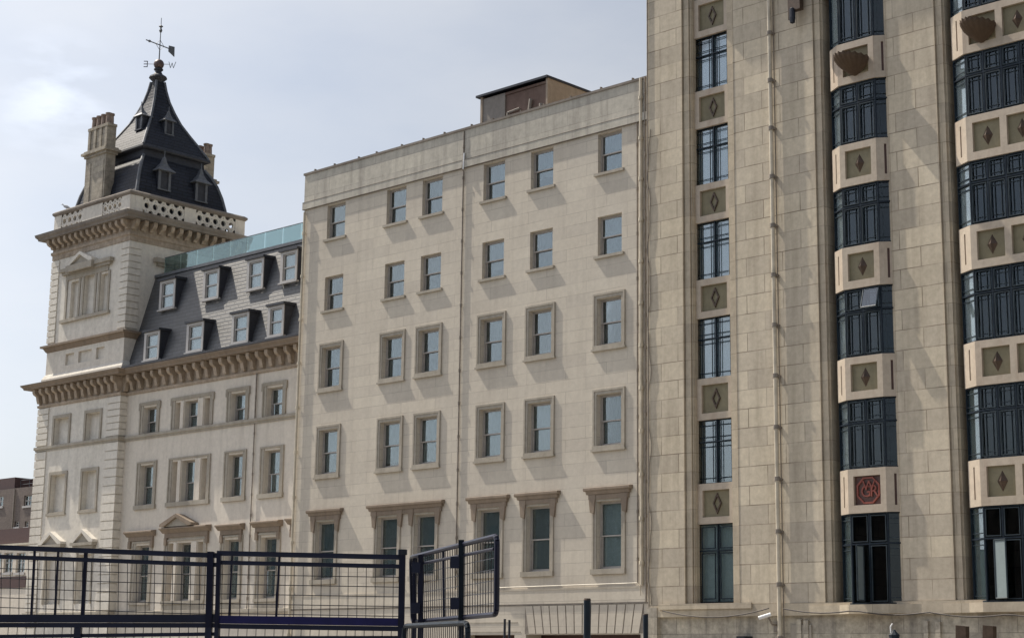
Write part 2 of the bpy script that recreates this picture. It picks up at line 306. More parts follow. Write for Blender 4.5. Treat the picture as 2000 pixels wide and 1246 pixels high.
def pleats(mb, pl, u0, u1, z0, z1, d, amp=.025, step=.07):
    n = max(2, int((u1-u0)/step)); k = len(mb.v)
    for i in range(n+1):
        u = u0+(u1-u0)*i/n; dd = d+amp*((i % 2)*2-1)*(.5+.5*random.random())
        mb.v += [tuple(pl.P(u, z0, dd)), tuple(pl.P(u, z1, dd))]
    for i in range(n): a = k+2*i; mb.f.append((a, a+2, a+3, a+1))
def sash(root, pl, u0, u1, z0, z1, d, fm='sash', cur='cur_b', gl='glass', split=.5, fw=.045, drop=0, back=.02, gap=True):
    """two-light sliding sash set back d from the wall face"""
    m = MB(); zm = z0+(z1-z0)*split; o = -d
    m.lb(pl, u0, u0+fw, z0, z1, o-.12, o); m.lb(pl, u1-fw, u1, z0, z1, o-.12, o)
    m.lb(pl, u0+fw, u1-fw, z1-fw, z1, o-.12, o); m.lb(pl, u0+fw, u1-fw, z0, z0+fw*.9, o-.12, o)
    s = .04; a, b = u0+fw, u1-fw; zb = z0+fw*.9; zt = z1-fw
    m.lb(pl, a, a+s, zm, zt, o-.07, o-.025); m.lb(pl, b-s, b, zm, zt, o-.07, o-.025); m.lb(pl, a+s, b-s, zt-s, zt, o-.07, o-.025); m.lb(pl, a, b, zm-.045, zm, o-.075, o-.02)
    m.lb(pl, a, a+s, zb, zm-.045, o-.11, o-.076); m.lb(pl, b-s, b, zb, zm-.045, o-.11, o-.076); m.lb(pl, a+s, b-s, zb, zb+s*1.4, o-.11, o-.076)
    wnd = m.build('window', fm, root)
    g = MB(); g.lb(pl, a+s, b-s, zm, zt-s, o-.05, o-.044); g.lb(pl, a+s, b-s, zb+s*1.4, zm-.045, o-.096, o-.09); g.build('glass', gl, wnd, root)
    c = MB(); pleats(c, pl, a-.17, b+.02, zm-.03, zt+.05, o-.12-back, .010, .11); pleats(c, pl, a+.035, b+.02, zb-.05+drop*(z1-z0), zm-.03, o-.125-back, .010, .11); cc = c.build('curtain', cur, wnd, root)
    return wnd
def rect_frame(mb, pl, u0, u1, z0, z1, wd, d0, d1, bottom=True):
    mb.lb(pl, u0-wd, u0, z0-(wd if bottom else 0), z1+wd, d0, d1); mb.lb(pl, u1, u1+wd, z0-(wd if bottom else 0), z1+wd, d0, d1)
    mb.lb(pl, u0, u1, z1, z1+wd, d0, d1)
    if bottom: mb.lb(pl, u0, u1, z0-wd, z0, d0, d1)
# ================================================================ ground
g = MB(); g.face((-900, -700, 0), (700, -700, 0), (700, 900, 0), (-900, 900, 0)); o = g.build('ground', 'asphalt'); o['kind'] = 'structure'
g = MB(); g.box(-150, 40, 9, 60, 0.004, .14); o = g.build('pavement', 'paving'); o['kind'] = 'structure'

# ================================================================ plain hotel block (middle)
Y0 = 45.
mid = thing('plain_hotel_block', (-46, Y0, 0), 'plain cream stone block with sash windows between the turreted hotel and the ribbed tower block', 'building')
W = PX(Y0)
COL = [(-53.69, -52.55), (-50.02, -48.88), (-47.94, -46.81), (-44.57, -43.44), (-42.11, -40.99), (-38.83, -37.72)]
ROW = [(18.90, 20.36), (15.87, 17.30), (12.66, 14.33), (9.14, 10.93), (4.93, 7.23)]
holes = [(a, b, c, e, .26) for a, b in COL for c, e in ROW]
m = MB(); panel(m, W, -55.2, -36.52, 2.77, 20.44, holes)
panel(m, W, -55.2, -36.52, 0, 2.77, [(-42.1, -36.9, 0, 2.75, .8), (-45.4, -42.65, 0, 2.75, .8), (-50.5, -48, 0, 2.5, .8)])
m.build('wall', 'cream', mid)
m = MB(); m.box(-55.19, -36.5, Y0+.9, Y0+.95, 0, 2.77); m.build('shutter', 'maroon', mid)
m = MB(); m.box(-55.2, -55.0, Y0+.01, 58, 0, 21.9); m.box(-36.9, -36.55, Y0+.01, 58, 0, 21.9); m.box(-55, -36.9, 57.8, 58, 0, 21.9); m.build('rear_walls', 'cream', mid)
m = MB(); m.box(-55, -36.9, Y0+.5, 57.8, 20.7, 20.95); m.build('roof', 'lead_d', mid)
m = MB()
m.lb(W, -55.24, -36.52, 20.43, 20.72, 0, .09); m.lb(W, -55.24, -36.52, 20.721, 20.76, .0305, .055)
m.build('string_course', 'parapet', mid)
m = MB(); m.lb(W, -55.24, -36.52, 20.722, 20.74, .031, .098); m.lb(W, -55.24, -36.52, 20.415, 20.43, 0, .085); m.build('string_course_edge', 'soot', mid)
m = MB(); m.box(-55.2, -36.52, Y0-.03, Y0+.35, 20.44, 21.94); m.build('parapet', 'parapet', mid)
m = MB(); m.box(-55.26, -36.52, Y0-.075, Y0+.42, 21.94, 22.03)
for i in range(14): x = -54.5+i*1.32+random.uniform(-.2, .2); m.box(x, x+.05, Y0-.07, Y0+.02, 22.03, 22.10)
m.build('coping', 'soot', mid)
m = MB()
m.lb(W, -55.2, -36.6, 4.28, 4.34, 0, .045); m.lb(W, -55.2, -36.55, 3.80, 4.28, 0, .03); m.build('band_course', 'cream', mid)
m = MB(); m.lb(W, -55.2, -36.55, 3.745, 3.79, 0, .02); m.build('drip_line', 'pipe_d', mid)
# flat-arch stones over the openings
def flat_arch(u0, u1, z0, z1, n, fan):
    m = MB(); c = (u0+u1)/2
    for i in range(n):
        a, b = u0+(u1-u0)*i/n, u0+(u1-u0)*(i+1)/n
        k = 1-fan
        m.fprism(W, [(c+(a-c)*k+.025, z0), (c+(b-c)*k-.025, z0), (b-.025, z1), (a+.025, z1)], -.05, .022)
    return m.build('flat_arch', 'cream', mid)
m = MB(); m.lb(W, -42.15, -36.75, 2.775, 3.738, -.01, .004); m.build('arch_joints', 'pipe_d', mid)
flat_arch(-42.15, -36.75, 2.78, 3.73, 14, .07)
m = MB(); m.lb(W, -45.4, -42.5, 3.15, 3.19, 0, .012); m.lb(W, -45.4, -42.35, 2.83, 2.86, 0, .012); m.build('joint_strip', 'frame_stone', mid)
curs = ['cur_b', 'cur_w', 'cur_g']
for ci, (a, b) in enumerate(COL):
    for ri, (c, e) in enumerate(ROW):
        hi = ri < 3
        cur = random.choice(['cur_m', 'cur_b', 'cur_b', 'cur_k']) if ri < 3 else random.choice(['cur_g', 'cur_g', 'cur_b']) if ri == 3 else 'cur_g'
        wn = sash(mid, W, a+.0, b, c, e, .15 if ri < 2 else .17, 'sash', cur, drop={(4, 0): .3, (3, 1): .25, (1, 3): .12, (0, 2): .08}.get((ci, ri), 0))
        sl_ = MB()
        if ri < 2:
            sl_.lb(W, a-.13, b+.12, c-.10, c-.002, -.3, .09)
            sl_.build('sill', 'frame_stone', wn, mid)
        elif ri < 4:
            sl_.lb(W, a-.17, b+.17, c-.18, c-.002, -.3, .075); sl_.lb(W, a-.22, b+.21, c-.20, c-.13, 0, .10)
            sl_.build('sill', 'frame_stone', wn, mid)
            f = MB(); f.lb(W, a-.17, a-.10, c-.002, e+.18, 0, .06); f.lb(W, b+.10, b+.17, c-.002, e+.18, 0, .06); f.lb(W, a-.10, b+.10, e+.11, e+.18, 0, .06)
            f.lb(W, a-.10, a, c-.002, e+.11, 0, .035); f.lb(W, b, b+.10, c-.002, e+.11, 0, .035); f.lb(W, a, b, e, e+.11, 0, .035)
            f.build('surround', 'frame_stone', wn, mid)
        else:
            sl_.lb(W, a-.22, b+.2, c-.18, c-.002, -.3, .10); sl_.build('sill', 'frame_stone', wn, mid)
            f = MB(); f.lb(W, a-.18, a-.11, c-.002, e+.2, 0, .055); f.lb(W, b+.11, b+.18, c-.002, e+.2, 0, .055)
            f.lb(W, a-.11, a, c-.002, e+.12, 0, .03); f.lb(W, b, b+.11, c-.002, e+.12, 0, .03); f.lb(W, a, b, e, e+.12, 0, .03)
            f.build('surround', 'frame_stone', wn, mid)
def hood(u0, u1, ends):
    m = MB(); p = .20
    m.lprism(W, u0, u1, [(0, 7.58), (p-.04, 7.58), (p, 7.62), (p, 7.69), (p-.05, 7.705), (0, 7.72)])
    m.lprism(W, u0+.07, u1-.07, [(0, 7.47), (.10, 7.47), (p-.05, 7.575), (0, 7.575)])
    m.lprism(W, u0+.14, u1-.14, [(0, 7.30), (.07, 7.30), (.07, 7.465), (0, 7.465)])
    for q in ends: m.fprism(W, [(q-.09, 6.86), (q+.07, 6.80), (q+.15, 7.46), (q-.17, 7.46)], .0, .09)
    m.build('hood_mould', 'trim', mid)
for a, b in (COL[0], COL[3], COL[4], COL[5]): hood(a-.47, b+.49, (a-.15, b+.17))
hood(COL[1][0]-.5, COL[2][1]+.5, (COL[1][0]-.15, COL[1][1]+.17, COL[2][0]-.15, COL[2][1]+.17))
# pipes
def pipe(root, pts, r, mat, name='drainpipe', joints=0):
    m = MB(); m.path(pts, r, 8)
    a, b = Vector(pts[0]), Vector(pts[-1])
    for i in range(joints): p = a.lerp(b, (i+.5)/joints); m.tube(p-Vector((0, 0, .06)), p+Vector((0, 0, .06)), r*1.55, 8)
    return m.build(name, mat, root)
pipe(mid, [(-45.62, Y0-.06, 21.9), (-45.62, Y0-.06, 20.85), (-45.62, Y0-.13, 20.4), (-45.62, Y0-.05, 20.3), (-45.62, Y0-.05, 4.4)], .028, 'pipe_d', joints=14)
pipe(mid, [(-45.56, Y0-.08, 21.0), (-45.56, Y0-.12, 20.35)], .03, 'white', 'overflow_pipe')
pipe(mid, [(-55.06, Y0-.1, 20.3), (-55.06, Y0-.1, 0)], .05, 'pipe', joints=11)
pipe(mid, [(-36.78, Y0-.09, 22.0), (-36.78, Y0-.09, 4.35)], .055, 'pipe', joints=12)
pipe(mid, [(-36.98, Y0-.05, 20.4), (-36.98, Y0-.05, 4.4)], .025, 'pipe_d', joints=10)
pipe(mid, [(-36.6, Y0-.08, 22.0), (-36.6, Y0-.08, 3.8)], .028, 'pipe_d', joints=16)
m = MB(); m.path([(-43.5, Y0-.12, 4.40), (-36.95, Y0-.12, 4.42), (-36.82, Y0-.12, 4.30), (-36.8, Y0-.12, 4.0)], .016); m.build('conduit', 'pipe', mid)
m = MB(); m.tube((-52.9, Y0-.02, 21.62), (-52.9, Y0-.06, 21.62), .0001, 3)
# roof hut
hx0, hx1, hy = -47.3, -43.6, 47.5
m = MB(); m.box(hx0, hx0+.12, hy, 51, 20.9, 24.28); m.box(hx1-.1, hx1, hy+.001, 51, 20.9, 24.28); m.box(hx0, hx1, 50.9, 51, 20.9, 24.28); hut = m.build('roof_hut', 'hut', mid)
m = MB(); m.box(hx0+.12, hx0+1.35, hy+.04, hy+.2, 20.9, 24.2); m.build('grey_panel', 'hut_g', hut, mid)
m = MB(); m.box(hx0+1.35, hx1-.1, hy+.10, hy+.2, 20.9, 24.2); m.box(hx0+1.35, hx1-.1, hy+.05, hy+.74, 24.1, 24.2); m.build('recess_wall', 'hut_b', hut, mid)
m = MB(); m.box(hx0-.18, hx1+.04, hy-.10, 51.1, 24.28, 24.37); m.build('hut_roof', 'black', hut, mid)
m = MB(); m.box(-45.6, -44.9, hy-.2, hy+.1, 22.2, 22.9); m.box(-44.8, -44.35, hy-.2, hy+.1, 22.3, 23.1); m.path([(-45.75, hy+.0, 22.3), (-45.75, hy+.0, 23.3), (-45.1, hy+.0, 23.35)], .05)
m.path([(-44.6, hy+.0, 23.0), (-44.5, hy+.0, 23.6)], .07); m.tube((-43.95, hy+.02, 22.2), (-43.95, hy+.02, 23.3), .09); m.build('duct', 'hut_g', hut, mid)

# ================================================================ ribbed office block (right)
YR = 44.8
art = thing('ribbed_office_block', (-28, YR, 0), 'tall buff stone block with vertical window strips of blue grey steel and pink spandrels', 'building')
RW = PX(YR); TOPZ = 27.5
wx = [(-34.86, -32.72, 3.66, 27.0), (-29.52, -26.86, 3.50, 23.15), (-25.15, -21.27, 3.50, 23.15)]
m = MB(); panel(m, RW, -36.42, -17.5, 3.66, TOPZ, [(a, b, c, e, .02) for a, b, c, e in wx])
m.build('wall', 'buff', art)
m = MB(); m.box(-36.42, -36.1, YR+.01, 60, 0, TOPZ); m.box(-17.8, -17.5, YR+.01, 60, 0, TOPZ); m.box(-36.1, -17.8, 59.7, 60, 0, TOPZ); m.build('side_walls', 'buff', art)
m = MB(); m.box(-36.1, -17.8, YR+.5, 59.7, 26.9, 27.2); m.build('roof', 'lead_d', art)
m = MB(); sweep(m, [(-36.42, YR), (-17.5, YR)], [(0, 26.9), (.3, 27.0), (.68, 27.3), (.74, 27.35), (.74, 27.6), (0, 27.7)]); m.build('cornice', 'trim', art)
# stepped jambs
def jamb(ua, ub, z0, z1, steps, name='stepped_jamb'):
    """steps: (width, depth at which the strip lies); ua side grows towards +u, ub side towards -u"""
    for sgn, u in ((1, ua), (-1, ub)):
        if u is None: continue
        m = MB(); prev = .02; x = u
        for wd, dp in steps:
            a, b = (x, x+wd) if sgn > 0 else (x-wd, x)
            P = RW.P; m.face(P(x, z0, -prev), P(x, z1, -prev), P(x, z1, -dp), P(x, z0, -dp)); m.face(P(a, z0, -dp), P(b, z0, -dp), P(b, z1, -dp), P(a, z1, -dp))
            x += wd*sgn; prev = dp
        m.face(P(x, z0, -prev), P(x, z1, -prev), P(x, z1, -.6), P(x, z0, -.6))
        m.build(name, 'buff_plain', art)
# strip 1 : flat stair windows
jamb(-34.86, -32.72, 3.66, 27, [(.03, .10), (.215, .06), (.03, .14), (.03, .11), (.03, .16)])
SP = PX(45.05)
def diamond(mb, pl, u, z, w, h, d0, out):
    P = pl.P; c = P(u, z, d0+out); q = [P(u-w, z, d0), P(u, z-h, d0), P(u+w, z, d0), P(u, z+h, d0)]
    for i in range(4): mb.face(q[i], q[(i+1) % 4], c)
def ring_diamond(mb, pl, u, z, w, h, t, d0, d1):
    k = 1-t; o = [(u-w, z), (u, z-h), (u+w, z), (u, z+h)]; n = [(u-w*k, z), (u, z-h*k), (u+w*k, z), (u, z+h*k)]
    for i in range(4): j = (i+1) % 4; mb.fprism(pl, [o[i], o[j], n[j], n[i]], d0, d1)
C1 = [(20.98, 22.91), (17.66, 19.65), (14.38, 16.34), (11.03, 13.06), (7.56, 9.65), (3.74, 6.25)]
C1s = [(22.91, 24.3), (19.65, 20.98), (16.34, 17.66), (13.06, 14.38), (9.65, 11.03), (6.25, 7.56)]
for z0, z1 in C1s+[(26.3, 27.5)]:
    m = MB(); panel(m, SP, -34.56, -33.02, z0, z1, [(-34.33, -33.25, z0+.22, z1-.22, .10)]); m.face(SP.P(-34.56, z0, 0), SP.P(-33.02, z0, 0), SP.P(-33.02, z0, -.3), SP.P(-34.56, z0, -.3)); m.face(SP.P(-34.56, z1, 0), SP.P(-33.02, z1, 0), SP.P(-33.02, z1, -.3), SP.P(-34.56, z1, -.3))
    s_ = m.build('spandrel', 'faience', art)
    m = MB(); m.lb(SP, -34.35, -33.23, z0+.2, z1-.2, -.14, -.10); m.build('sunk_panel', 'olive', s_, art)
    m = MB(); ring_diamond(m, SP, -33.79, (z0+z1)/2, .17, .34, .32, -.10, -.055); m.build('diamond_ornament', 'bronze', s_, art)
def steel_light(m, pl, u0, u1, z0, z1, o, hash_=True, t=.017, ins=.16):
    """thin margin bars of a leaded-style light"""
    for u in (u0+ins, u1-ins): m.lb(pl, u-t/2, u+t/2, z0, z1, o-.03, o)
    for z in (z0+ins, z1-ins): m.lb(pl, u0, u1, z-t/2, z+t/2, o-.028, o+.002)
G1 = PX(45.15)
for i, (z0, z1) in enumerate(C1+[(24.3, 26.3)]):
    a, b = -34.55, -33.03; mid_u = (a+b)/2; zt = z1-(z1-z0)*.345; m = MB(); o = 0
    rect_frame(m, G1, a+.025, b-.025, z0+.025, z1-.025, .025, -.06, 0)
    m.lb(G1, mid_u-.022, mid_u+.022, z0+.025, z1-.025, -.05, .02); m.lb(G1, a+.025, b-.025, zt-.018, zt+.018, -.05, .015)
    if i != 5:
        for ua, ub in ((a+.05, mid_u-.035), (mid_u+.035, b-.05)):
            steel_light(m, G1, ua, ub, zt+.03, z1-.05, 0, ins=.13); steel_light(m, G1, ua, ub, z0+.05, zt-.03, 0, ins=.13)
    wn = m.build('window', 'steel', art)
    if i == 5:
        f = MB()
        for ua, ub in ((a+.09, mid_u-.07), (mid_u+.07, b-.09)):
            rect_frame(f, G1, ua+.05, ub-.05, z0+.13, zt-.1, .03, 0, .03); rect_frame(f, G1, ua+.05, ub-.05, zt+.1, z1-.12, .03, 0, .03)
        f.build('casement', 'steel', wn, art)
    f = MB(); f.lb(G1, a+.01, b-.01, z0+.01, z1-.01, -.075, -.07); f.build('glass', 'glass_o' if i != 5 else 'glass', wn, art)
    f = MB(); pleats(f, G1, a-.1, b+.01, z0+.01, z1-.01, -.15, .006); f.build('curtain', 'cur_w' if i < 4 or i > 5 else 'cur_g', wn, art)
# strips 2 and 3 : canted bays
ZS = [(19.71, 21.07), (16.39, 17.75), (13.13, 14.45), (9.70, 11.00), (6.26, 7.59)]
ZW = [(21.07, 23.12), (17.75, 19.71), (14.45, 16.39), (11.00, 13.13), (7.59, 9.70), (3.58, 6.26)]
def bay(ul, u0, u1, ur, panels, lights, left_mono):
    yf, yb = 44.6, 44.9
    plan = [(ul, yb), (u0, yf), (u1, yf), (ur, yb)]
    for si, (z0, z1) in enumerate(ZS):
        m = MB(); Fp = PX(yf)
        hl = [(a, b, z0+.24, z1-.22, .10) for a, b in panels]
        panel(m, Fp, u0, u1, z0, z1, hl)
        for A, B in ((plan[0], plan[1]), (plan[2], plan[3])):
            q = Pl(A, B); c = q.L*.5; panel(m, q, 0, q.L, z0, z1, [(c-.035, c+.035, z0+.2, z1-.2, .05)])
        for z in (z0, z1): m.face(*[(x, y, z) for x, y in plan])
        sp_ = m.build('spandrel', 'faience', art)
        for A, B in ((plan[0], plan[1]), (plan[2], plan[3])): m = MB(); q = Pl(A, B); c = q.L*.5; m.lb(q, c-.04, c+.04, z0+.19, z1-.19, -.06, -.05); m.build('slot', 'red_d', sp_, art)
        for k, (a, b) in enumerate(panels):
            c = (a+b)/2; zc = (z0+z1)/2+.01
            mono = left_mono and si == 4 and k == 0
            m = MB(); m.lb(Fp, a-.02, b+.02, z0+.22, z1-.20, -.14, -.10); m.build('sunk_panel', 'red_d' if mono else 'olive', sp_, art)
            if mono:
                m = MB(); r1, r2 = .43, .375
                for i in range(8):
                    t0, t1 = math.pi/8+i*math.pi/4, math.pi/8+(i+1)*math.pi/4
                    f = lambda r, t: (c+r*math.cos(t), zc+r*math.sin(t))
                    m.fprism(Fp, [f(r1, t0), f(r1, t1), f(r2, t1), f(r2, t0)], -.10, -.06)
                m.build('octagon_rim', 'red', sp_, art)
                for ch, dx, s_, dz, dd in (('G', -.27, .50, -.19, -.075), ('R', .05, .50, -.19, -.07), ('W', -.185, .42, .0, -.06)):
                    cu = bpy.data.curves.new('letter', 'FONT'); cu.body = ch; cu.size = s_; cu.extrude = .012
                    ob = bpy.data.objects.new('letter', cu); col.objects.link(ob); bpy.context.view_layer.update()
                    me = bpy.data.meshes.new_from_object(ob.evaluated_get(bpy.context.evaluated_depsgraph_get())); col.objects.unlink(ob); bpy.data.objects.remove(ob)
                    P0 = Vector((c+dx, yf-dd, zc+dz)); me.transform(Matrix.Translation(P0-ORG[art.name]) @ Matrix.Rotation(math.pi/2, 4, 'X')); me.materials.clear(); me.materials.append(M['red'])
                    lo = bpy.data.objects.new('monogram_letter', me); col.objects.link(lo); lo.parent = sp_; ORG[lo.name] = ORG[art.name]
            elif si == 0 and k == 0:
                # half-bowl scallop shell holder
                m = MB(); n = 22; R = (b-a)*.54; pr = .92; k0 = len(m.v); lv = 8; zb_, zr_ = z0+.20, z0+.70
                for q in range(lv+1):
                    f = q/lv; zz = zb_+(zr_-zb_)*f; s_ = .08+.92*math.sin(f*math.pi/2)**.8
                    for i in range(n+1):
                        t = math.pi*i/n; sc = 1+.045*(i % 2)*f; zr = zz+(.045*(i % 2) if q == lv else 0)
                        m.v.append((c-R*s_*math.cos(t)*sc, yf-.005-pr*s_**1.25*math.sin(t)*sc, zr))
                for q in range(lv):
                    for i in range(n): a_ = k0+q*(n+1)+i; m.f.append((a_, a_+1, a_+n+2, a_+n+1))
                m.f.append(tuple(k0+lv*(n+1)+i for i in range(n+1))); m.f.append(tuple(k0+i for i in reversed(range(n+1))))
                m.build('shell_bowl', 'shell', sp_, art)
            else:
                m = MB(); diamond(m, Fp, c, zc, .165, .30, -.10, .12); m.build('diamond_ornament', 'bronze', sp_, art)
    # windows
    ins = .07
    for wi, (z0, z1) in enumerate(ZW):
        zt = z1-(z1-z0)*.34 if wi != 0 else z1-.02
        A0, A1, A2, A3 = (ul-.02, yb+ins), (u0+.02, yf+ins), (u1-.02, yf+ins), (ur+.02, yb+ins)
        facets = [Pl(A0, A1), Pl(A1, A2), Pl(A2, A3)]
        m = MB(); g = MB(); cu = MB(); cl = MB(); ca = MB(); gl0 = MB()
        for fi, q in enumerate(facets):
            nl = lights if fi == 1 else 1
            m.lb(q, .0, q.L, z0, z0+.04, -.08, 0); m.lb(q, .0, q.L, z1-.04, z1, -.08, 0)
            if wi: m.lb(q, 0, q.L, zt-.024, zt+.024, -.07, .012)
            for j in range(nl+1):
                u = q.L*j/nl; m.lb(q, max(0, u-.027), min(q.L, u+.027), z0+.04, z1-.04, -.082, .008)
            for j in range(nl):
                ua, ub = q.L*j/nl+.035, q.L*(j+1)/nl-.035
                for (za, zb) in (((z0+.05, zt-.035), (zt+.035, z1-.05)) if wi else ((z0+.05, z1-.05),)):
                    if fi == 1:
                        if wi == 5 and za < z0+.1 and j == (0 if lights == 2 else 0): continue
                        rect_frame(ca, q, ua+.04, ub-.04, za+.045, zb-.045, .024, -.02, .02)
                        if wi != 5: steel_light(ca, q, ua+.04, ub-.04, za+.045, zb-.045, -.02, t=.013, ins=.11)
                    else:
                        for z in (za+.13, zb-.13): ca.lb(q, ua, ub, z-.012, z+.012, -.04, -.015)
                        if fi == 2 and wi != 5:
                            ca.lb(q, ua+.08, ua+.10, za, zb, -.04, -.014); ca.lb(q, ub-.10, ub-.08, za, zb, -.04, -.014)
            (g if fi else gl0).lb(q, .03, q.L-.03, z0+.03, z1-.03, -.06, -.055)
            if fi == 0: pleats(cl, q, -.1, q.L+.0, z0+.03, z1-.03, -.075, .003)
            else: pleats(cu, q, .04, q.L-.06, z0+.03, zt if wi == 5 else z1-.03, -.22, .03, .09) if wi < 5 else None
        wn = m.build('window', 'steel', art); ca.build('casement', 'steel_lt', wn, art)
        g.build('glass', 'glass_d', wn, art); gl0.build('side_glass', 'glass', wn, art)
        if cu.v: cu.build('curtain', 'cur_d', wn, art)
        cl.build('side_blind', 'cur_w' if wi < (5 if left_mono else 4) else 'cur_g', wn, art)
        if wi == 3 and left_mono:                       # one top light tilted open
            q = facets[1]; f = MB(); ua, ub = q.L/2+.05, q.L-.05
            P = q.P; k = [P(ua, zt+.06, .22), P(ub, zt+.06, .22), P(ub, z1-.06, .03), P(ua, z1-.06, .03)]
            for i in range(4): f.tube(k[i], k[(i+1) % 4], .022, 5)
            f.build('open_light', 'steel_lt', wn, art); f = MB(); f.face(*k); f.build('open_pane', 'glass_o', wn, art)
        if wi == 5:                                     # casement swung open at the lowest storey
            q = facets[1]; u = q.L/2*.0+(.42 if left_mono else .30); P = q.P; f = MB(); u2 = u+(.02 if left_mono else .42)
            k = [P(u, z0+.1, .02), P(u2, z0+.1, .42 if left_mono else .16), P(u2, zt-.06, .42 if left_mono else .16), P(u, zt-.06, .02)]
            for i in range(4): f.tube(k[i], k[(i+1) % 4], .025, 5)
            f.build('open_casement', 'steel_lt', wn, art); f = MB(); f.face(*k); f.build('open_pane', 'cur_m', wn, art)
    return plan
st = [(.03, .07), (.20, .05), (.02, .12), (.02, .09), (.02, .14)]
jamb(-29.52, -26.70, 3.58, 23.15, st[:2]+[(.02, .12), (.03, .14)])
bay(-28.97, -28.50, -27.19, -26.72, [(-28.31, -27.38)], 2, True)
jamb(-25.15, -21.2, 3.58, 23.15, st[:2]+[(.02, .12), (.03, .14)])
bay(-24.65, -24.12, -21.76, -21.25, [(-23.92, -23.04), (-22.82, -21.94)], 4, False)
# raised frame round the head of the strips
m = MB()
for a, b in ((-29.52, -26.86), (-25.15, -21.27)):
    m.lb(RW, a, b, 23.15, 23.35, -.3, -.06); m.lb(RW, a+.25, b-.2, 22.98, 23.15, -.3, -.13)
    m.lb(RW, a-.03, a, 3.66, 23.4, -.01, .012); m.lb(RW, b, b+.03, 3.66, 23.4, -.01, .012); m.lb(RW, a, b, 23.37, 23.4, -.01, .012)
m.lb(RW, -34.89, -34.86, 3.66, 27, -.01, .012); m.lb(RW, -32.72, -32.69, 3.66, 27, -.01, .012)
m.build('window_head', 'buff_plain', art)
# base: fascia, bay plinths, stained lower wall
m = MB(); m.lb(RW, -36.40, -17.5, 3.28, 3.655, -.3, .035); m.lb(RW, -35.9, -32.2, 3.52, 3.70, .035, .10)
m.vprism([(-30.2, YR-.03), (-28.97, 44.7), (-28.52, 44.5), (-27.17, 44.5), (-26.72, 44.7), (-26.2, YR-.03), (-26.2, YR+.2), (-30.2, YR+.2)], 3.30, 3.57)
m.vprism([(-25.6, YR-.03), (-24.67, 44.7), (-24.14, 44.5), (-21.74, 44.5), (-21.23, 44.7), (-20.9, YR-.03), (-20.9, YR+.2), (-25.6, YR+.2)], 3.30, 3.57)
m.build('plinth_band', 'buff_plain', art)
m = MB(); m.lb(RW, -36.42, -17.5, 0, 3.28, -.4, -.12); m.build('lower_wall', 'buff_low', art)
m = MB(); m.lb(RW, -36.42, -36.0, 0, 3.6, -.12, .06); m.build('lower_pier', 'buff_low', art)
for a in (-30.6, -30.35, -26.25, -25.85): m = MB(); m.lb(RW, a, a+.16, 0, 3.05+.15*((a*7) % 1), -.12, -.02); m.build('lower_pier', 'buff_low', art)
m = MB(); m.lb(RW, -30.85, -30.1, 2.0, 3.0, -.12, -.06); m.build('junction_box', 'frame_stone', art)
# long white drainpipe
p1 = onY(1502, 0, 44.66); p2 = onY(1523, 1246, 44.66)
xx = (p1.x+p2.x)/2
m = MB(); m.tube((xx, 44.66, 0), (xx, 44.66, 27), .068, 10); dp = m.build('drainpipe', 'pipe', art)
for i in range(15): m = MB(); z = .9+i*1.63; m.tube((xx, 44.66, z), (xx, 44.66, z+.13), .095, 10); m.box(xx-.03, xx+.12, 44.68, YR+.02, z+.02, z+.09); m.build('pipe_collar', 'pipe_d', dp, art)
m = MB(); m.tube((xx+.1, 44.74, 0), (xx+.1, 44.74, 27), .018, 6); m.build('cable', 'pipe_d', dp, art)
# wavy cables down the party joint
m = MB(); pts = [(-36.3+.06*math.sin(z*2.3)+.03*math.sin(z*5.1), YR-.04, z) for z in [3.7+.25*i for i in range(66)]]; m.path(pts, .014, 5); m.build('loose_cable', 'pipe_d', art)
m = MB(); m.tube((-36.36, YR-.03, 3.6), (-36.36, YR-.03, TOPZ), .02, 6); m.build('cable', 'pipe_d', art)
# wall lantern high up
a = onY(1547, 38, 44.4)
la = thing('wall_lantern', (a.x, 44.45, a.z), 'dark metal lantern bracketed to the stone pier near the top edge', 'wall lantern')
m = MB(); m.lathe((a.x, 44.42), [(.02, a.z-.15), (.08, a.z-.12), (.10, a.z+.05), (.10, a.z+.35), (.04, a.z+.4)], 10); m.build('lamp_body', 'black', la)
m = MB(); m.box(a.x-.05, a.x+.30, 44.40, 44.62, a.z+.30, a.z+1.6); m.box(a.x-.17, a.x-.06, 44.42, 44.60, a.z+.02, a.z+1.6); m.box(a.x, a.x+.1, 44.6, YR-.02, a.z+.6, a.z+.8); m.build('bracket', 'bronze', la)
# security camera and cable runs on the lower wall
a = onY(1494, 1200, 44.3)
sc_ = thing('security_camera', (a.x, 44.5, a.z), 'small white security camera on a bracket beside the long white drainpipe', 'security camera')
m = MB(); m.tube((a.x-.22, 44.28, a.z-.10), (a.x+.12, 44.45, a.z+.02), .06, 10); m.build('camera_housing', 'white', sc_)
m = MB(); m.path([(a.x+.02, 44.42, a.z-.02), (a.x+.05, 44.6, a.z-.28), (a.x+.05, 44.9, a.z-.30)], .03); m.box(a.x-.08, a.x+.16, 44.86, 44.93, a.z-.5, a.z-.2); m.build('bracket', 'pipe_d', sc_)
def cable(name, label, pts, r=.018, mat='cable_dark'):
    v0 = Vector(pts[0]); m = MB(); m.path(pts, r, 6); o = m.build(name, mat); o['label'] = label; o['category'] = 'cable'
def sag(x0, z0, x1, z1, s, y, n=14): return [(x0+(x1-x0)*i/n, y, z0+(z1-z0)*i/n-s*4*(i/n)*(1-i/n)) for i in range(n+1)]
a, b = onY(1292, 1192, 44.5), onY(1500, 1187, 44.5)
cable('hanging_cable', 'thick grey cable sagging under the leftmost tall window strip', sag(a.x, a.z, b.x, b.z, .24, 44.55))
a, b = onY(1530, 1185, 44.4), onY(2005, 1196, 44.4)
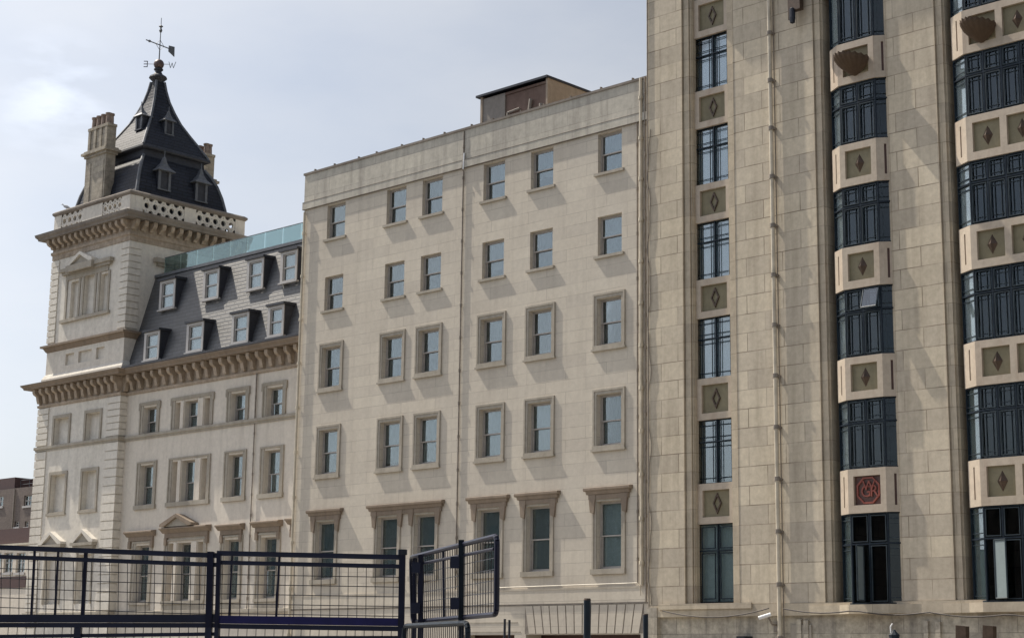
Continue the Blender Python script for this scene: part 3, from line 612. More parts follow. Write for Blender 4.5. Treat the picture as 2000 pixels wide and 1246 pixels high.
cable('hanging_cable', 'dark cable running along the ledge to the right of the white drainpipe', [(a.x+(b.x-a.x)*i/24, 44.42, a.z+(b.z-a.z)*i/24-.10*abs(math.sin(i*.42))-.05) for i in range(25)], .02)
for px, lab in ((1880, 'dark boxy floodlight at the foot of the right wall, the left one of the pair'), (1933, 'dark boxy floodlight at the foot of the right wall, nearest the photo edge')):
    a = onY(px, 1240, 43.6); t = thing('floodlight', (a.x, 43.6, a.z), lab, 'floodlight', 'floodlights on the lower wall')
    m = MB(); m.hexa([(a.x-.17, 43.5, a.z-.3), (a.x+.14, 43.5, a.z-.3), (a.x+.14, 43.7, a.z-.3), (a.x-.17, 43.7, a.z-.3), (a.x-.12, 43.45, a.z+.27), (a.x+.19, 43.45, a.z+.24), (a.x+.19, 43.65, a.z+.24), (a.x-.12, 43.65, a.z+.27)]); m.build('lamp_housing', 'bronze', t)
    m = MB(); m.path([(a.x, 43.65, a.z-.1), (a.x, 44.3, a.z-.3), (a.x, 44.95, a.z-.3)], .03); m.build('bracket', 'black', t)
a = onY(1747, 1246, 44.0)
t = thing('teal_lantern', (a.x, 44.0, a.z-.3), 'teal pointed lantern with a white spike, low between two window strips', 'lantern')
m = MB(); m.lathe((a.x, 44.0), [(.13, a.z-.6), (.15, a.z+.05), (.16, a.z+.1), (.06, a.z+.2), (.03, a.z+.25)], 8); m.build('lantern_cap', 'steel', t)
m = MB(); m.path([(a.x-.10, 44, a.z+.08), (a.x-.12, 44, a.z+.33), (a.x-.05, 44, a.z+.42)], .022); m.build('spike', 'white', t)
m = MB(); m.path([(a.x, 44, a.z-.5), (a.x, 44.95, a.z-.6)], .04); m.build('bracket', 'black', t)
a = onY(1450, 1243, 44.6)
m = MB(); m.box(a.x-.16, a.x+.16, 44.5, 44.95, a.z-.16, a.z+.02); m.lathe((a.x, 44.6), [(.09, a.z-.4), (.12, a.z-.17)], 8); o = m.build('wall_light', 'black'); o['label'] = 'small black light fitting on the stained wall under the leftmost window strip'; o['category'] = 'wall light'

# ================================================================ old hotel: corner pavilion and mansard wing
hot = thing('turreted_hotel', (-69, 46, 0), 'old cream stone hotel with a slate spired corner tower and dormered mansard wing', 'building')
TY, TX0, TX1, TB = 45.65, -76.25, -69.1, 52.7
TF = PX(TY); TS = PYr(TX1); WY = 46.0; WW = PX(WY)
# --- walls
blind = []
for a, b in ((-74.7, -73.4), (-71.9, -70.7)):
    blind += [(a, b, 12.05, 13.35, .24, 1), (a, b, 8.72, 10.55, .24, 1), (a, b, 4.3, 6.6, .24, 1)]
m = MB(); panel(m, TF, TX0, TX1, 0, 15.2, blind)
panel(m, TS, TY, TB, 0, 15.2, []); m.box(TX0, TX0+.2, TY+.01, TB, 0, 15.2); m.box(TX0, TX1, TB, TB+.1, 0, 15.2); m.build('tower_wall', 'tower', hot)
UX0, UX1, UY, UB = -76.0, -69.2, 45.72, 52.55
UF = PX(UY); US = PYr(UX1)
tri = [(-74.15, -73.5, 18.32, 20.2, .2, 1), (-72.95, -72.1, 18.32, 20.35, .2, 1), (-71.5, -70.9, 18.32, 20.2, .2, 1)]
pan3 = [(-74.25, -73.5, 15.98, 16.55, .12, 1), (-73.1, -71.95, 15.98, 16.55, .12, 1), (-71.55, -70.85, 15.98, 16.55, .12, 1)]
m = MB(); panel(m, UF, UX0, UX1, 15.2, 22.0, tri+pan3); panel(m, US, UY, UB, 15.2, 22.0, [(47.7, 48.6, 18.3, 20.3, .2, 1), (49.2, 50.1, 18.3, 20.3, .2, 1)])
m.box(UX0, UX0+.2, UY+.01, UB, 15.2, 22); m.box(UX0, UX1, UB, UB+.1, 15.2, 22.0); m.box(UX0, UX1, UY+.02, UB, 21.8, 22.9); m.build('tower_upper_wall', 'tower', hot)
C1x = [(-67.65, -66.62), (-64.42, -63.42), (-61.0, -59.98), (-58.48, -57.42)]
RZ = [(12.05, 13.28), (8.72, 10.57), (4.32, 6.88)]
wh = [(a, b, c, e, .36) for a, b in C1x for c, e in RZ]
for c, e in RZ: wh += [(-65.14, -64.74, c, e, .3, 1), (-62.94, -62.54, c, e, .3, 1)]
m = MB(); panel(m, WW, TX1-.2, -55.15, 0, 15.1, wh); m.build('wing_wall', 'hotel', hot)
m = MB(); m.box(TX1, -55.21, 59.8, 60, 0, 20.2); m.box(-55.45, -55.22, WY+.02, 60, 0, 15.3); m.box(TX1, -55.21, 47.3, 59.8, 19.95, 20.05); m.build('rear_wall', 'hotel', hot)
# --- wing windows
for ci, (a, b) in enumerate(C1x):
    for ri, (c, e) in enumerate(RZ):
        wn = sash(hot, WW, a, b, c, e, .24, 'sash', 'cur_g' if (ci+ri) % 3 else 'cur_b', split=.47, fw=.04)
        if ri == 0:                                      # half drawn white curtain
            q = MB(); q.lb(WW, a+.48, b-.04, c+.10, e-.05, -.352, -.350); q.build('half_blind', 'cur_w', wn, hot)
        f = MB(); ua, ub = (a, b) if ci != 1 else (-65.14, -62.54); wd = .27 if ri < 2 else .28
        zb = c-.002
        f.lb(WW, ua-wd, ua-wd+.08, zb, e+.17, 0, .06); f.lb(WW, ub+wd-.08, ub+wd, zb, e+.17, 0, .06); f.lb(WW, ua-wd+.08, ub+wd-.08, e+.09, e+.17, 0, .06)
        f.lb(WW, ua-wd+.08, ua-.02, zb, e+.09, 0, .03); f.lb(WW, ub+.02, ub+wd-.08, zb, e+.09, 0, .03)
        if ri == 0: f.lb(WW, ua-wd-.06, ua-wd+.02, e-.12, e+.22, 0, .075); f.lb(WW, ub+wd-.02, ub+wd+.06, e-.12, e+.22, 0, .075); f.lb(WW, ua-wd+.02, ub+wd-.02, e+.17, e+.24, 0, .075)
        f.build('surround', 'frame_stone', wn, hot)
        s_ = MB()
        if ri == 1: s_.lb(WW, ua-wd-.05, ub+wd+.05, c-.20, c-.004, -.3, .10)
        elif ri == 2: s_.lb(WW, ua-wd, ub+wd, c-.14, c-.004, -.3, .10); s_.lb(WW, ua-wd, ub+wd, 3.92, c-.14, 0, .04)
        else: s_.lb(WW, ua-.02, ub+.02, c-.03, c-.004, -.3, .05)
        s_.build('sill', 'frame_stone', wn, hot)
        if ci == 1:
            p = MB()
            for x0, x1 in ((-64.74, -64.42), (-63.42, -62.94)): p = MB(); p.lb(WW, x0+.04, x1-.04, c, e+.02, 0, .05); p.build('mullion', 'hotel', wn, hot)
def whood(pl, root, u0, u1, z, p, mat='trim'):
    m = MB(); m.lprism(pl, u0, u1, [(0, z-.22), (p*.35, z-.22), (p*.8, z-.08), (p, z-.06), (p, z), (p-.04, z+.02), (0, z+.05)])
    m.lprism(pl, u0+.14, u1-.14, [(0, z-.42), (p*.3, z-.42), (p*.3, z-.225), (0, z-.225)])
    for q in (u0+.22, u1-.22): m.lb(pl, q-.09, q+.09, z-.75, z-.425, 0, p*.35)
    return m.build('hood_mould', mat, root)
def pediment(pl, root, u0, u1, z, h, d0, d1, mat='trim', face='frame_stone'):
    c = (u0+u1)/2; t = .13; m = MB()
    m.fprism(pl, [(u0, z), (u0+.02, z+.12), (c, z+h), (c, z+h-t*1.2), (u0+.30, z)], d0, d1); m.fprism(pl, [(u1, z), (u1-.30, z), (c, z+h-t*1.2), (c, z+h), (u1-.02, z+.12)], d0, d1)
    o = m.build('pediment', mat, root); m = MB(); m.fprism(pl, [(u0+.28, z), (u1-.28, z), (c, z+h-t*1.1)], d0, d1-.12); m.build('tympanum', face, o, root)
whood(WW, hot, -68.35, -66.15, 7.50, .30)
whood(WW, hot, -65.5, -62.0, 7.55, .34); pediment(WW, hot, -65.35, -62.95, 7.60, .55, 0, .42)
whood(WW, hot, -61.4, -59.62, 7.50, .30); whood(WW, hot, -58.95, -57.05, 7.52, .30); whood(WW, hot, -56.62, -55.3, 7.55, .30)
# --- blind windows on the pavilion
for a, b in ((-74.7, -73.4), (-71.9, -70.7)):
    for c, e in ((12.05, 13.35), (8.72, 10.55)):
        m = MB(); m.lb(TF, a-.16, a, c, e+.15, 0, .06); m.lb(TF, b, b+.14, c, e+.15, 0, .06); m.lb(TF, a, b, e, e+.15, 0, .06); m.lb(TF, a-.16, b+.14, c-.06, c-.002, 0, .05)
        if c < 9: m.lb(TF, a-.2, b+.18, 8.55, 8.66, 0, .09)
        m.build('blind_window_surround', 'frame_stone', hot)
    m = MB(); m.lb(TF, a-.34, b+.34, 7.0, 7.14, 0, .30); m.lb(TF, a-.24, b+.24, 6.86, 7.0, 0, .20); m.lb(TF, a-.12, a, 4.3, 6.8, 0, .05); m.lb(TF, b, b+.12, 4.3, 6.8, 0, .05); m.build('blind_window_hood', 'frame_stone', hot)
    pediment(TF, hot, a-.36, b+.36, 7.145, .62, 0, .30, 'tower')
# --- upper triple blind window with broken pediment
m = MB(); m.lb(UF, -75.0, -70.45, 20.72, 20.90, 0, .26); m.lb(UF, -74.85, -70.6, 20.58, 20.72, 0, .16); m.lb(UF, -74.6, -70.85, 20.3, 20.58, 0, .06)
m.lb(UF, -74.15, -71.85, 20.60, 20.93, .26, .40)
for x in (-74.6, -73.42, -73.1, -72.0, -71.68, -70.84): m.lb(UF, x-.0, x+.16, 18.32, 20.3, 0, .05)
m.lb(UF, -74.85, -70.55, 18.14, 18.30, 0, .14); m.build('triple_window_frame', 'frame_stone', hot)
pediment(UF, hot, -74.15, -71.85, 20.935, .60, 0, .38, 'tower')
m = MB(); m.lb(US, 47.1, 50.7, 20.70, 20.92, 0, .30); m.lb(US, 47.3, 50.5, 20.55, 20.70, 0, .18); m.lb(US, 47.4, 50.4, 18.1, 18.3, 0, .12); m.build('side_window_hood', 'frame_stone', hot)
# --- string courses and cornices
def tw(x0, x1, y, zb): return [(x0, zb), (x0, y), (x1, y), (x1, zb)]
m = MB(); sweep(m, [(TX0, TB), (TX0, TY), (TX1, TY), (TX1, WY), (-55.2, WY)], [(0, 11.80), (.05, 11.80), (.05, 11.86), (.11, 11.90), (.11, 12.02), (0, 12.04)])
m.build('string_course', 'frame_stone', hot)
m = MB(); sweep(m, [(TX0, TB), (TX0, TY), (TX1, TY), (TX1, WY), (-56.3, WY)], [(0, 3.70), (.08, 3.70), (.12, 3.78), (.12, 3.90), (0, 3.92)]); m.build('band_course', 'frame_stone', hot)
m = MB(); sweep(m, [(TX0, TB), (TX0, TY), (TX1, TY), (TX1, WY), (-55.2, WY)], [(0, 13.98), (.07, 14.0), (.09, 14.12), (.02, 14.14), (.02, 14.93), (0, 14.93)]); m.build('cornice_bed', 'cornice', hot)
def modillions(pl, u0, u1, step, z0, z1, p, mat, root):
    n = max(1, round((u1-u0)/step))
    for i in range(n+1):
        u = u0+(u1-u0)*i/n; m = MB()
        m.lprism(pl, u-.105, u+.105, [(.02, z1), (p, z1), (p, z1-.16), (p-.06, z1-.26), (p*.55, z1-.34), (.22, z0+.14), (.17, z0), (.02, z0)])
        m.build('modillion', mat, root)
        if step == 1: break
modillions(TF, TX0+.15, TX1-.15, .58, 14.2, 14.88, .48, 'cornice', hot); modillions(WW, TX1+.62, -55.5, .66, 14.2, 14.88, .48, 'cornice', hot)
modillions(PYr(TX1), TY+.16, TY+.17, 1, 14.16, 14.88, .5, 'cornice', hot)
slab = [(0, 14.90), (.60, 14.90), (.62, 14.97), (.72, 15.07), (.74, 15.13), (.60, 15.16), (0, 15.24)]
m = MB(); sweep(m, [(TX0, TB), (TX0, TY), (TX1, TY), (TX1, WY), (-55.2, WY)], slab); m.build('lower_cornice', 'trim', hot)
m = MB(); sweep(m, [(TX1+.02, WY+.05), (-55.21, WY+.05)], [(0, 15.24), (.45, 15.20), (.50, 15.24), (.50, 15.33), (.40, 15.34), (0, 15.38)]); m.build('gutter', 'lead_d', hot)
m = MB(); sweep(m, tw(UX0, UX1, UY, UB), [(0, 15.2), (.14, 15.2), (.14, 15.42), (.04, 15.62), (0, 15.66)]); m.build('base_course', 'tower', hot)
m = MB(); sweep(m, tw(UX0, UX1, UY, UB), [(0, 16.78), (.05, 16.82), (.16, 17.0), (.27, 17.02), (.27, 17.12), (0, 17.2)]); m.build('string_moulding', 'trim', hot)
m = MB(); sweep(m, tw(UX0, UX1, UY, UB), [(0, 21.55), (.04, 21.55), (.04, 21.78), (.10, 21.84), (.10, 21.96), (.03, 21.98), (.03, 22.6), (0, 22.6)]); m.build('upper_cornice_bed', 'cornice', hot)
modillions(UF, UX0+.1, UX1-.1, .5, 22.1, 22.55, .46, 'cornice', hot); modillions(US, UY+.1, UB-.1, .5, 22.1, 22.55, .46, 'cornice', hot)
m = MB(); sweep(m, tw(UX0, UX1, UY, UB), [(0, 22.56), (.58, 22.56), (.60, 22.64), (.70, 22.74), (.73, 22.86), (.55, 22.90), (0, 22.95)]); m.build('upper_cornice', 'soot', hot)
# --- quoins
def quoins(u0, u1, v0, v1, x, z0, z1, step, left=False):
    m = MB(); n = round((z1-z0)/step); st_ = (z1-z0)/n
    for i in range(n):
        a, b = z0+i*st_+.025, z0+(i+1)*st_-.025
        if left: m.box(x-.05, u1, v0-.05, v0+.5, a, b)
        else: m.box(u0, x+.05, v0-.05, v1, a, b)
    m.build('quoins', 'tower', hot)
for z0, z1, s_ in ((3.95, 11.78, .42), (12.06, 13.96, .345), (0, 3.65, .45)):
    quoins(0, TX0+.95, TY, 0, TX0, z0, z1, s_, True); quoins(-70.15, 0, TY, WY-.001, TX1, z0, z1, s_)
quoins(0, UX0+.66, UY, 0, UX0, 17.25, 21.5, .335, True); quoins(-69.85, 0, UY, UY+.66, UX1, 17.25, 21.5, .335)
# --- balustrade
BP = 45.62; bx0, bx1, bb = -75.95, -69.22, 52.55
BF = PX(BP); BS = PYr(bx1)
m = MB(); sweep(m, [(bx0, bb), (bx0, BP), (bx1, BP), (bx1, bb), (bx0, bb)], [(0, 22.93), (.05, 22.93), (.05, 23.06), (0, 23.09), (-.3, 23.09), (-.3, 22.93)]); m.build('balustrade_plinth', 'tower', hot)
m = MB(); sweep(m, [(bx0, bb), (bx0, BP), (bx1, BP), (bx1, bb), (bx0, bb)], [(-.33, 23.83), (.02, 23.83), (.10, 23.92), (.10, 24.0), (.0, 24.08), (-.36, 24.1)]); m.build('balustrade_coping', 'soot', hot)
for pl_, a, b in ((BF, -75.95, -75.3), (BF, -73.4, -71.6), (BF, -69.95, -69.22), (BS, BP+.28, 46.35), (BS, 48.8, 49.5), (BS, 51.95, 52.55)): m = MB(); m.lb(pl_, a, b, 23.09, 23.83, -.28, .012); m.build('balustrade_pedestal', 'tower', hot)
m = MB(); m.box(bx0, bx0+.2, BP+.28, bb, 23.09, 23.83); m.build('balustrade_side', 'tower', hot)
def lattice(pl, u0, u1, n):
    m = MB(); sp = (u1-u0)/n; ro, ri = sp*.52, sp*.30
    def ring(u, z, d, zl=None):
        k = 12
        for i in range(k):
            t0, t1 = 2*math.pi*(i+.5)/k, 2*math.pi*(i+1.5)/k
            q = [(u+ro*math.cos(t0), z+ro*math.sin(t0)), (u+ro*math.cos(t1), z+ro*math.sin(t1)), (u+ri*math.cos(t1), z+ri*math.sin(t1)), (u+ri*math.cos(t0), z+ri*math.sin(t0))]
            q = [(min(max(a, u0), u1), min(max(b, 23.08), 23.84)) for a, b in q]
            m.fprism(pl, q, -.14+d, -.02+d)
    for i in range(n): ring(u0+sp*(i+.5), 23.46, 0)
    for i in range(n+1): ring(u0+sp*i, 23.46+.37, .004); ring(u0+sp*i, 23.46-.37, .008)
    m.build('pierced_panel', 'tower', hot)
lattice(BF, -75.3, -73.4, 4); lattice(BF, -71.6, -69.95, 4); lattice(BS, 46.35, 48.8, 5); lattice(BS, 49.5, 51.95, 5)
# --- tower roof
cx, cy = -72.65, 49.13
def hips(mb, prof, r0=0):
    k = len(mb.v)
    for h, z in prof: mb.v += [(cx-h, cy-h, z), (cx+h, cy-h, z), (cx+h, cy+h, z), (cx-h, cy+h, z)]
    for i in range(len(prof)-1):
        for j in range(4): a = k+4*i+j; b = k+4*i+(j+1) % 4; mb.f.append((a, b, b+4, a+4))
lower = [(2.78, 22.95), (2.76, 23.9), (2.68, 24.4), (2.55, 25.0), (2.36, 25.6), (2.12, 26.1), (1.86, 26.5)]
m = MB(); hips(m, lower); troof = m.build('tower_roof', 'slate_d', hot)
spire = [(2.0, 27.05), (1.66, 27.65), (1.27, 28.3), (.93, 28.9), (.68, 29.5), (.47, 30.1), (.33, 30.7), (.25, 31.2)]
m = MB(); hips(m, spire); m.build('spire', 'slate_d', troof, hot)
m = MB(); hips(m, [(1.86, 26.5), (1.84, 26.82), (2.04, 26.86), (2.09, 26.92), (2.06, 27.03), (1.98, 27.08)])
m.build('eaves_band', 'lead_d', troof, hot)
for pr in (lower[1:], spire):
    for sx, sy in ((-1, -1), (1, -1), (1, 1), (-1, 1)):
        m = MB()
        for (h, z), (h2, z2) in zip(pr[:-1], pr[1:]): m.tube((cx+sx*h, cy+sy*h, z), (cx+sx*h2, cy+sy*h2, z2), .085 if pr is not spire else .07, 7)
        m.build('hip_roll', 'lead', troof, hot)
m = MB(); m.lathe((cx, cy), [(.24, 31.1), (.30, 31.25), (.47, 31.42), (.44, 31.50), (.25, 31.62), (.17, 31.74), (.17, 31.84), (.24, 31.87), (.24, 31.93), (.12, 31.96)], 20); m.build('finial', 'lead_d', troof, hot, smooth=False)
m = MB(); m.lathe((cx, cy), [(.02, 31.93)]+[(.27*math.sin(math.pi*i/12), 32.19-.27*math.cos(math.pi*i/12)) for i in range(1, 12)]+[(.02, 32.46)], 20); m.build('ball', 'copper', troof, hot, smooth=True)
m = MB(); e = _r
m.tube((cx, cy, 32.4), (cx, cy, 34.75), .035, 6, .015); m.tube(Vector((cx, cy, 32.2))-e*.62, Vector((cx, cy, 32.2))+e*.55, .015, 5)
m.lathe((cx, cy), [(.05, 33.95), (.09, 34.05), (.03, 34.2), (.12, 34.28), (.02, 34.36)], 8)
d = Vector((-.12, .99, 0)); c = Vector((cx, cy, 33.25)); m.tube(c-d*.95, c+d*.62, .03, 6); m.tube(c-d*.75, c-d*.68, .07, 6)
for s1, s2 in ((1, 1), (1, -1), (-1, 1), (-1, -1)): m.tube(c+d*.28*s1, c+Vector((0, 0, .28*s2)), .012, 4)
pts = [c+d*.62+Vector((0, 0, .16)), c+d*1.0+Vector((0, 0, .2)), c+d*1.02+Vector((0, 0, -.34)), c+d*.6+Vector((0, 0, -.16))]
nrm = Vector((.99, .12, 0))*.02; m.hexa([p-nrm for p in pts]+[p+nrm for p in pts])
vane = m.build('weather_vane', 'lead', troof, hot)
lt = MB(); q = Pl((cx-e.x*.62, cy-e.y*.62), (cx-e.x*.3, cy-e.y*.3))
lt.lb(q, .0, .04, 32.03, 32.37, -.01, .01)
for z in (32.03, 32.18, 32.33): lt.lb(q, -.17, 0, z, z+.04, -.01, .01)
lt.build('letter_e', 'lead', troof, hot)
lt = MB(); c0 = Vector((cx, cy, 0))+e*.52
for a, b in (((0, .34), (.09, 0)), ((.09, 0), (.17, .28)), ((.17, .28), (.25, 0)), ((.25, 0), (.36, .34))): lt.tube(c0+e*a[0]+Vector((0, 0, 32.0+a[1])), c0+e*b[0]+Vector((0, 0, 32.0+b[1])), .016, 5)
lt.build('letter_w', 'lead', troof, hot)
def lucarne(pl, u, z, s, d0, d1):
    m = MB(); m.lb(pl, u-.30*s, u+.30*s, z, z+.80*s, d0, d1-.04); o = m.build('lucarne', 'lead_d', troof, hot)
    m = MB(); P = pl.P; w_ = .46*s
    ringz = [(w_, z+.80*s), (w_*.98, z+.84*s), (w_*.55, z+.98*s), (w_*.25, z+1.2*s), (w_*.12, z+1.45*s), (.01, z+1.5*s)]; k = len(m.v); dc = d1-.1
    for r, zz in ringz: m.v += [tuple(P(u-r, zz, dc+r*.55)), tuple(P(u+r, zz, dc+r*.55)), tuple(P(u+r, zz, dc-r*1.3)), tuple(P(u-r, zz, dc-r*1.3))]
    for i in range(len(ringz)-1):
        for j in range(4): a = k+4*i+j; b = k+4*i+(j+1) % 4; m.f.append((a, b, b+4, a+4))
    m.f.append((k, k+1, k+2, k+3)); m.lb(pl, u-.32*s, u-.2*s, z, z+.8*s, d1-.04, d1+.02); m.lb(pl, u+.2*s, u+.32*s, z, z+.8*s, d1-.04, d1+.02); m.lb(pl, u-.34*s, u+.34*s, z-.06, z, d1-.3, d1+.05)
    m.tube(P(u, z+1.45*s, dc), P(u, z+1.75*s, dc), .02, 5); m.build('lucarne_hood', 'lead', troof, hot)
RS = PYr(cx)
a = onX(322, 370, cx+2.75); b = onX(394, 393, cx+2.75)
lucarne(RS, a.y, a.z, 1.15, 1.9, 2.68); lucarne(RS, b.y, b.z, 1.15, 1.9, 2.68)
a = onX(331, 262, cx+1.45); lucarne(RS, a.y, a.z, .85, .6, 1.40)
a = onY(268, 252, cy-1.5); lucarne(PX(cy), a.x, a.z, .85, .6, 1.42); lucarne(PX(cy), cx-1.25, 24.7, 1.1, 1.9, 2.66); 
# --- chimneys
def chimney(x0, x1, y0, y1, zb, z1, z2, pots):
    m = MB(); m.box(x0, x1, y0, y1, zb, z1); m.box(x0+.08, x0+.5, y0-.03, y0, zb+.5, z1-.3); m.box(x1-.62, x1-.12, y0-.03, y0, zb+.5, z1-.3)
    m.box(x0-.05, x1+.05, y0-.05, y1+.05, zb, zb+.45); ch = m.build('chimney', 'chim', hot)
    m = MB(); m.box(x0-.08, x1+.08, y0-.08, y1+.08, z1, z1+.14); m.box(x0-.2, x1+.2, y0-.2, y1+.2, z1+.14, z1+.26); m.box(x0-.1, x1+.1, y0-.1, y1+.1, z1+.26, z1+.36); m.build('chimney_cornice', 'chim', ch, hot)
    m = MB(); m.box(x0+.06, x1-.06, y0+.06, y1-.06, z1+.36, z2-.1)
    n = 3
    for i in range(n+1): xx_ = x0+.05+(x1-x0-.3)*i/n; m.box(xx_, xx_+.2, y0+.01, y1-.01, z1+.361, z2-.06*(i % 2))
    m.box(x0, x1, y0, y1, z2-.14, z2); m.build('chimney_stack', 'chim', ch, hot)
    for i in range(pots):
        for j in (0, 1):
            m = MB(); px_ = x0+.28+(x1-x0-.56)*i/(pots-1); py_ = y0+.2+(y1-y0-.4)*j; m.lathe((px_, py_), [(.15, z2), (.13, z2+.48), (.17, z2+.5), (.17, z2+.58), (.12, z2+.58)], 10); m.build('chimney_pot', 'terracotta', ch, hot)
chimney(-74.15, -72.35, 46.1, 46.66, 23.2, 26.65, 28.25, 4)
chimney(-73.1, -71.95, 51.9, 52.5, 23.5, 26.2, 27.9, 2)
# --- mansard
m = MB(); y0, z0, y1, z1 = 45.98, 15.3, 47.32, 20.02
m.face((TX1-.1, y0, z0), (-55.21, y0, z0), (-55.21, y1, z1), (TX1-.1, y1, z1)); m.face((TX1-.1, y1, z1), (-55.21, y1, z1), (-55.21, y1+1, z1+.03), (TX1-.1, y1+1, z1+.03)); mans = m.build('mansard_roof', 'slate', hot)
m = MB(); m.lb(PX(47.3), TX1-.1, -55.21, 19.93, 20.07, -.1, .07); m.build('roof_capping', 'lead', mans, hot)
def dormer(u0, u1, yf, z0, z1):
    D = PX(yf); ys = y0+(y1-y0)*(z1+.1-15.3)/(20.02-15.3)+.05
    yb0 = y0+(y1-y0)*(z0-15.3)/(20.02-15.3)
    m = MB(); m.lb(D, u0, u0+.17, z0, z1, -.04, 0); m.lb(D, u1-.13, u1, z0, z1, -.04, 0); m.lb(D, u0+.17, u1-.13, z1-.12, z1, -.04, 0); m.lb(D, u0+.17, u1-.13, z0, z0+.07, -.04, .02); m.lb(D, u0-.06, u1+.06, z0-.07, z0, -.1, .06)
    a, b = u0+.17, u1-.13; zm = (z0+z1)/2-.04
    m.lb(D, a, a+.05, z0+.07, z1-.12, -.12, -.05); m.lb(D, b-.05, b, z0+.07, z1-.12, -.12, -.05); m.lb(D, a, b, zm-.03, zm+.03, -.12, -.045); m.lb(D, a+.05, b-.05, z1-.17, z1-.12, -.12, -.05); m.lb(D, a, a+.17, z0+.07, z1-.12, -.14, -.12)
    o = m.build('dormer', 'sash_w', hot)
    for x in (u0, u1-.04): m = MB(); m.hexa([(x, yf+.04, z0), (x+.04, yf+.04, z0), (x+.04, max(yb0, yf+.05)+.05, z0), (x, max(yb0, yf+.05)+.05, z0), (x, yf+.04, z1), (x+.04, yf+.04, z1), (x+.04, ys, z1), (x, ys, z1)]); m.build('dormer_cheek', 'lead_d', o, hot)
    m = MB(); m.lb(D, a+.03, b-.03, z0+.08, z1-.13, -.105, -.10); m.build('glass', 'glass', o, hot)
    m = MB(); pleats(m, D, a+.02, b-.02, z0+.08, z1-.13, -.16, .008); m.build('curtain', 'cur_w', o, hot)
    m = MB(); m.hexa([(u0-.07, yf-.09, z1), (u1+.07, yf-.09, z1), (u1+.07, ys+.12, z1), (u0-.07, ys+.12, z1), (u0-.07, yf-.09, z1+.1), (u1+.07, yf-.09, z1+.1), (u1+.07, ys+.2, z1+.14), (u0-.07, ys+.2, z1+.14)])
    m.build('dormer_roof', 'lead_d', o, hot)
for a, b in ((-67.70, -66.48), (-64.36, -63.08), (-61.0, -59.78), (-58.45, -57.35)): dormer(a, b, 45.83, 15.48, 16.82)
for a, b in ((-67.74, -66.50), (-64.3, -63.10), (-61.04, -59.85), (-58.65, -57.50)): dormer(a, b, 46.57, 18.03, 19.42)
# --- glass balustrade and lantern roof behind it
m = MB()
for i in range(9): x = -68.6+i*1.29; m.lb(PX(47.36), x+.012, min(x+1.278, -57.2), 20.08, 20.86, -.012, 0)
gb = m.build('glass_balustrade', 'glass_t', hot)
m = MB(); m.lb(PX(47.36), -68.6, -57.0, 20.86, 20.885, -.02, .01)
m.build('handrail', 'lead', gb, hot)
m = MB(); m.hexa([(-66.3, 48.6, 20.1), (-60.4, 48.6, 20.1), (-60.4, 51.6, 20.1), (-66.3, 51.6, 20.1), (-66.2, 48.7, 20.5), (-61.0, 48.7, 20.35), (-62.6, 51.0, 21.0), (-65.6, 51.0, 21.05)]); m.build('roof_lantern', 'teal_edge', hot)
# pipes on the wing
a = onY(500, 740, 45.9); pipe(hot, [(a.x, 45.93, 14.0), (a.x, 45.93, 12.0)], .035, 'pipe_d'); pipe(hot, [(a.x, 45.93, 11.8), (a.x, 45.93, 3.9)], .025, 'pipe_d', joints=9)
pipe(hot, [(-56.25, 45.9, 11.0), (-56.25, 45.9, 8.0)], .05, 'pipe_d'); pipe(hot, [(-56.05, 45.85, 14.0), (-56.05, 45.85, 0)], .045, 'pipe', joints=8)

# ================================================================ gull on the tower parapet
a = onY(131, 398, 45.7); gx, gy, gz = a.x, 45.7, 24.1
gt = MB(); sec = [(-.26, .02, .015), (-.17, .05, .03), (-.06, .10, .075), (.05, .12, .085), (.14, .145, .07), (.19, .20, .045), (.215, .235, .048), (.245, .245, .04), (.275, .235, .015), (.32, .225, .006)]
kk = 10; dirv = Vector((-.8, -.6, 0)); sv = Vector((.6, -.8, 0))
for q, (s_, h, r) in enumerate(sec):
    for i in range(kk): t = 2*math.pi*i/kk; gt.v.append((gx+dirv.x*s_+sv.x*r*math.cos(t), gy+dirv.y*s_+sv.y*r*math.cos(t), gz+h+.02+r*math.sin(t)))
for q in range(len(sec)-1):
    for i in range(kk): j = (i+1) % kk; gt.f.append((q*kk+i, q*kk+j, (q+1)*kk+j, (q+1)*kk+i))
gt.f.append(tuple(reversed(range(kk)))); gt.f.append(tuple((len(sec)-1)*kk+i for i in range(kk)))
gt.tube((gx-.02, gy-.03, gz-.02), (gx, gy, gz+.07), .008, 5); gt.tube((gx+.03, gy+.02, gz-.02), (gx, gy, gz+.07), .008, 5)
o = gt.build('gull', 'gull', smooth=True); o['label'] = 'grey gull perched on the left end of the tower parapet'; o['category'] = 'bird'

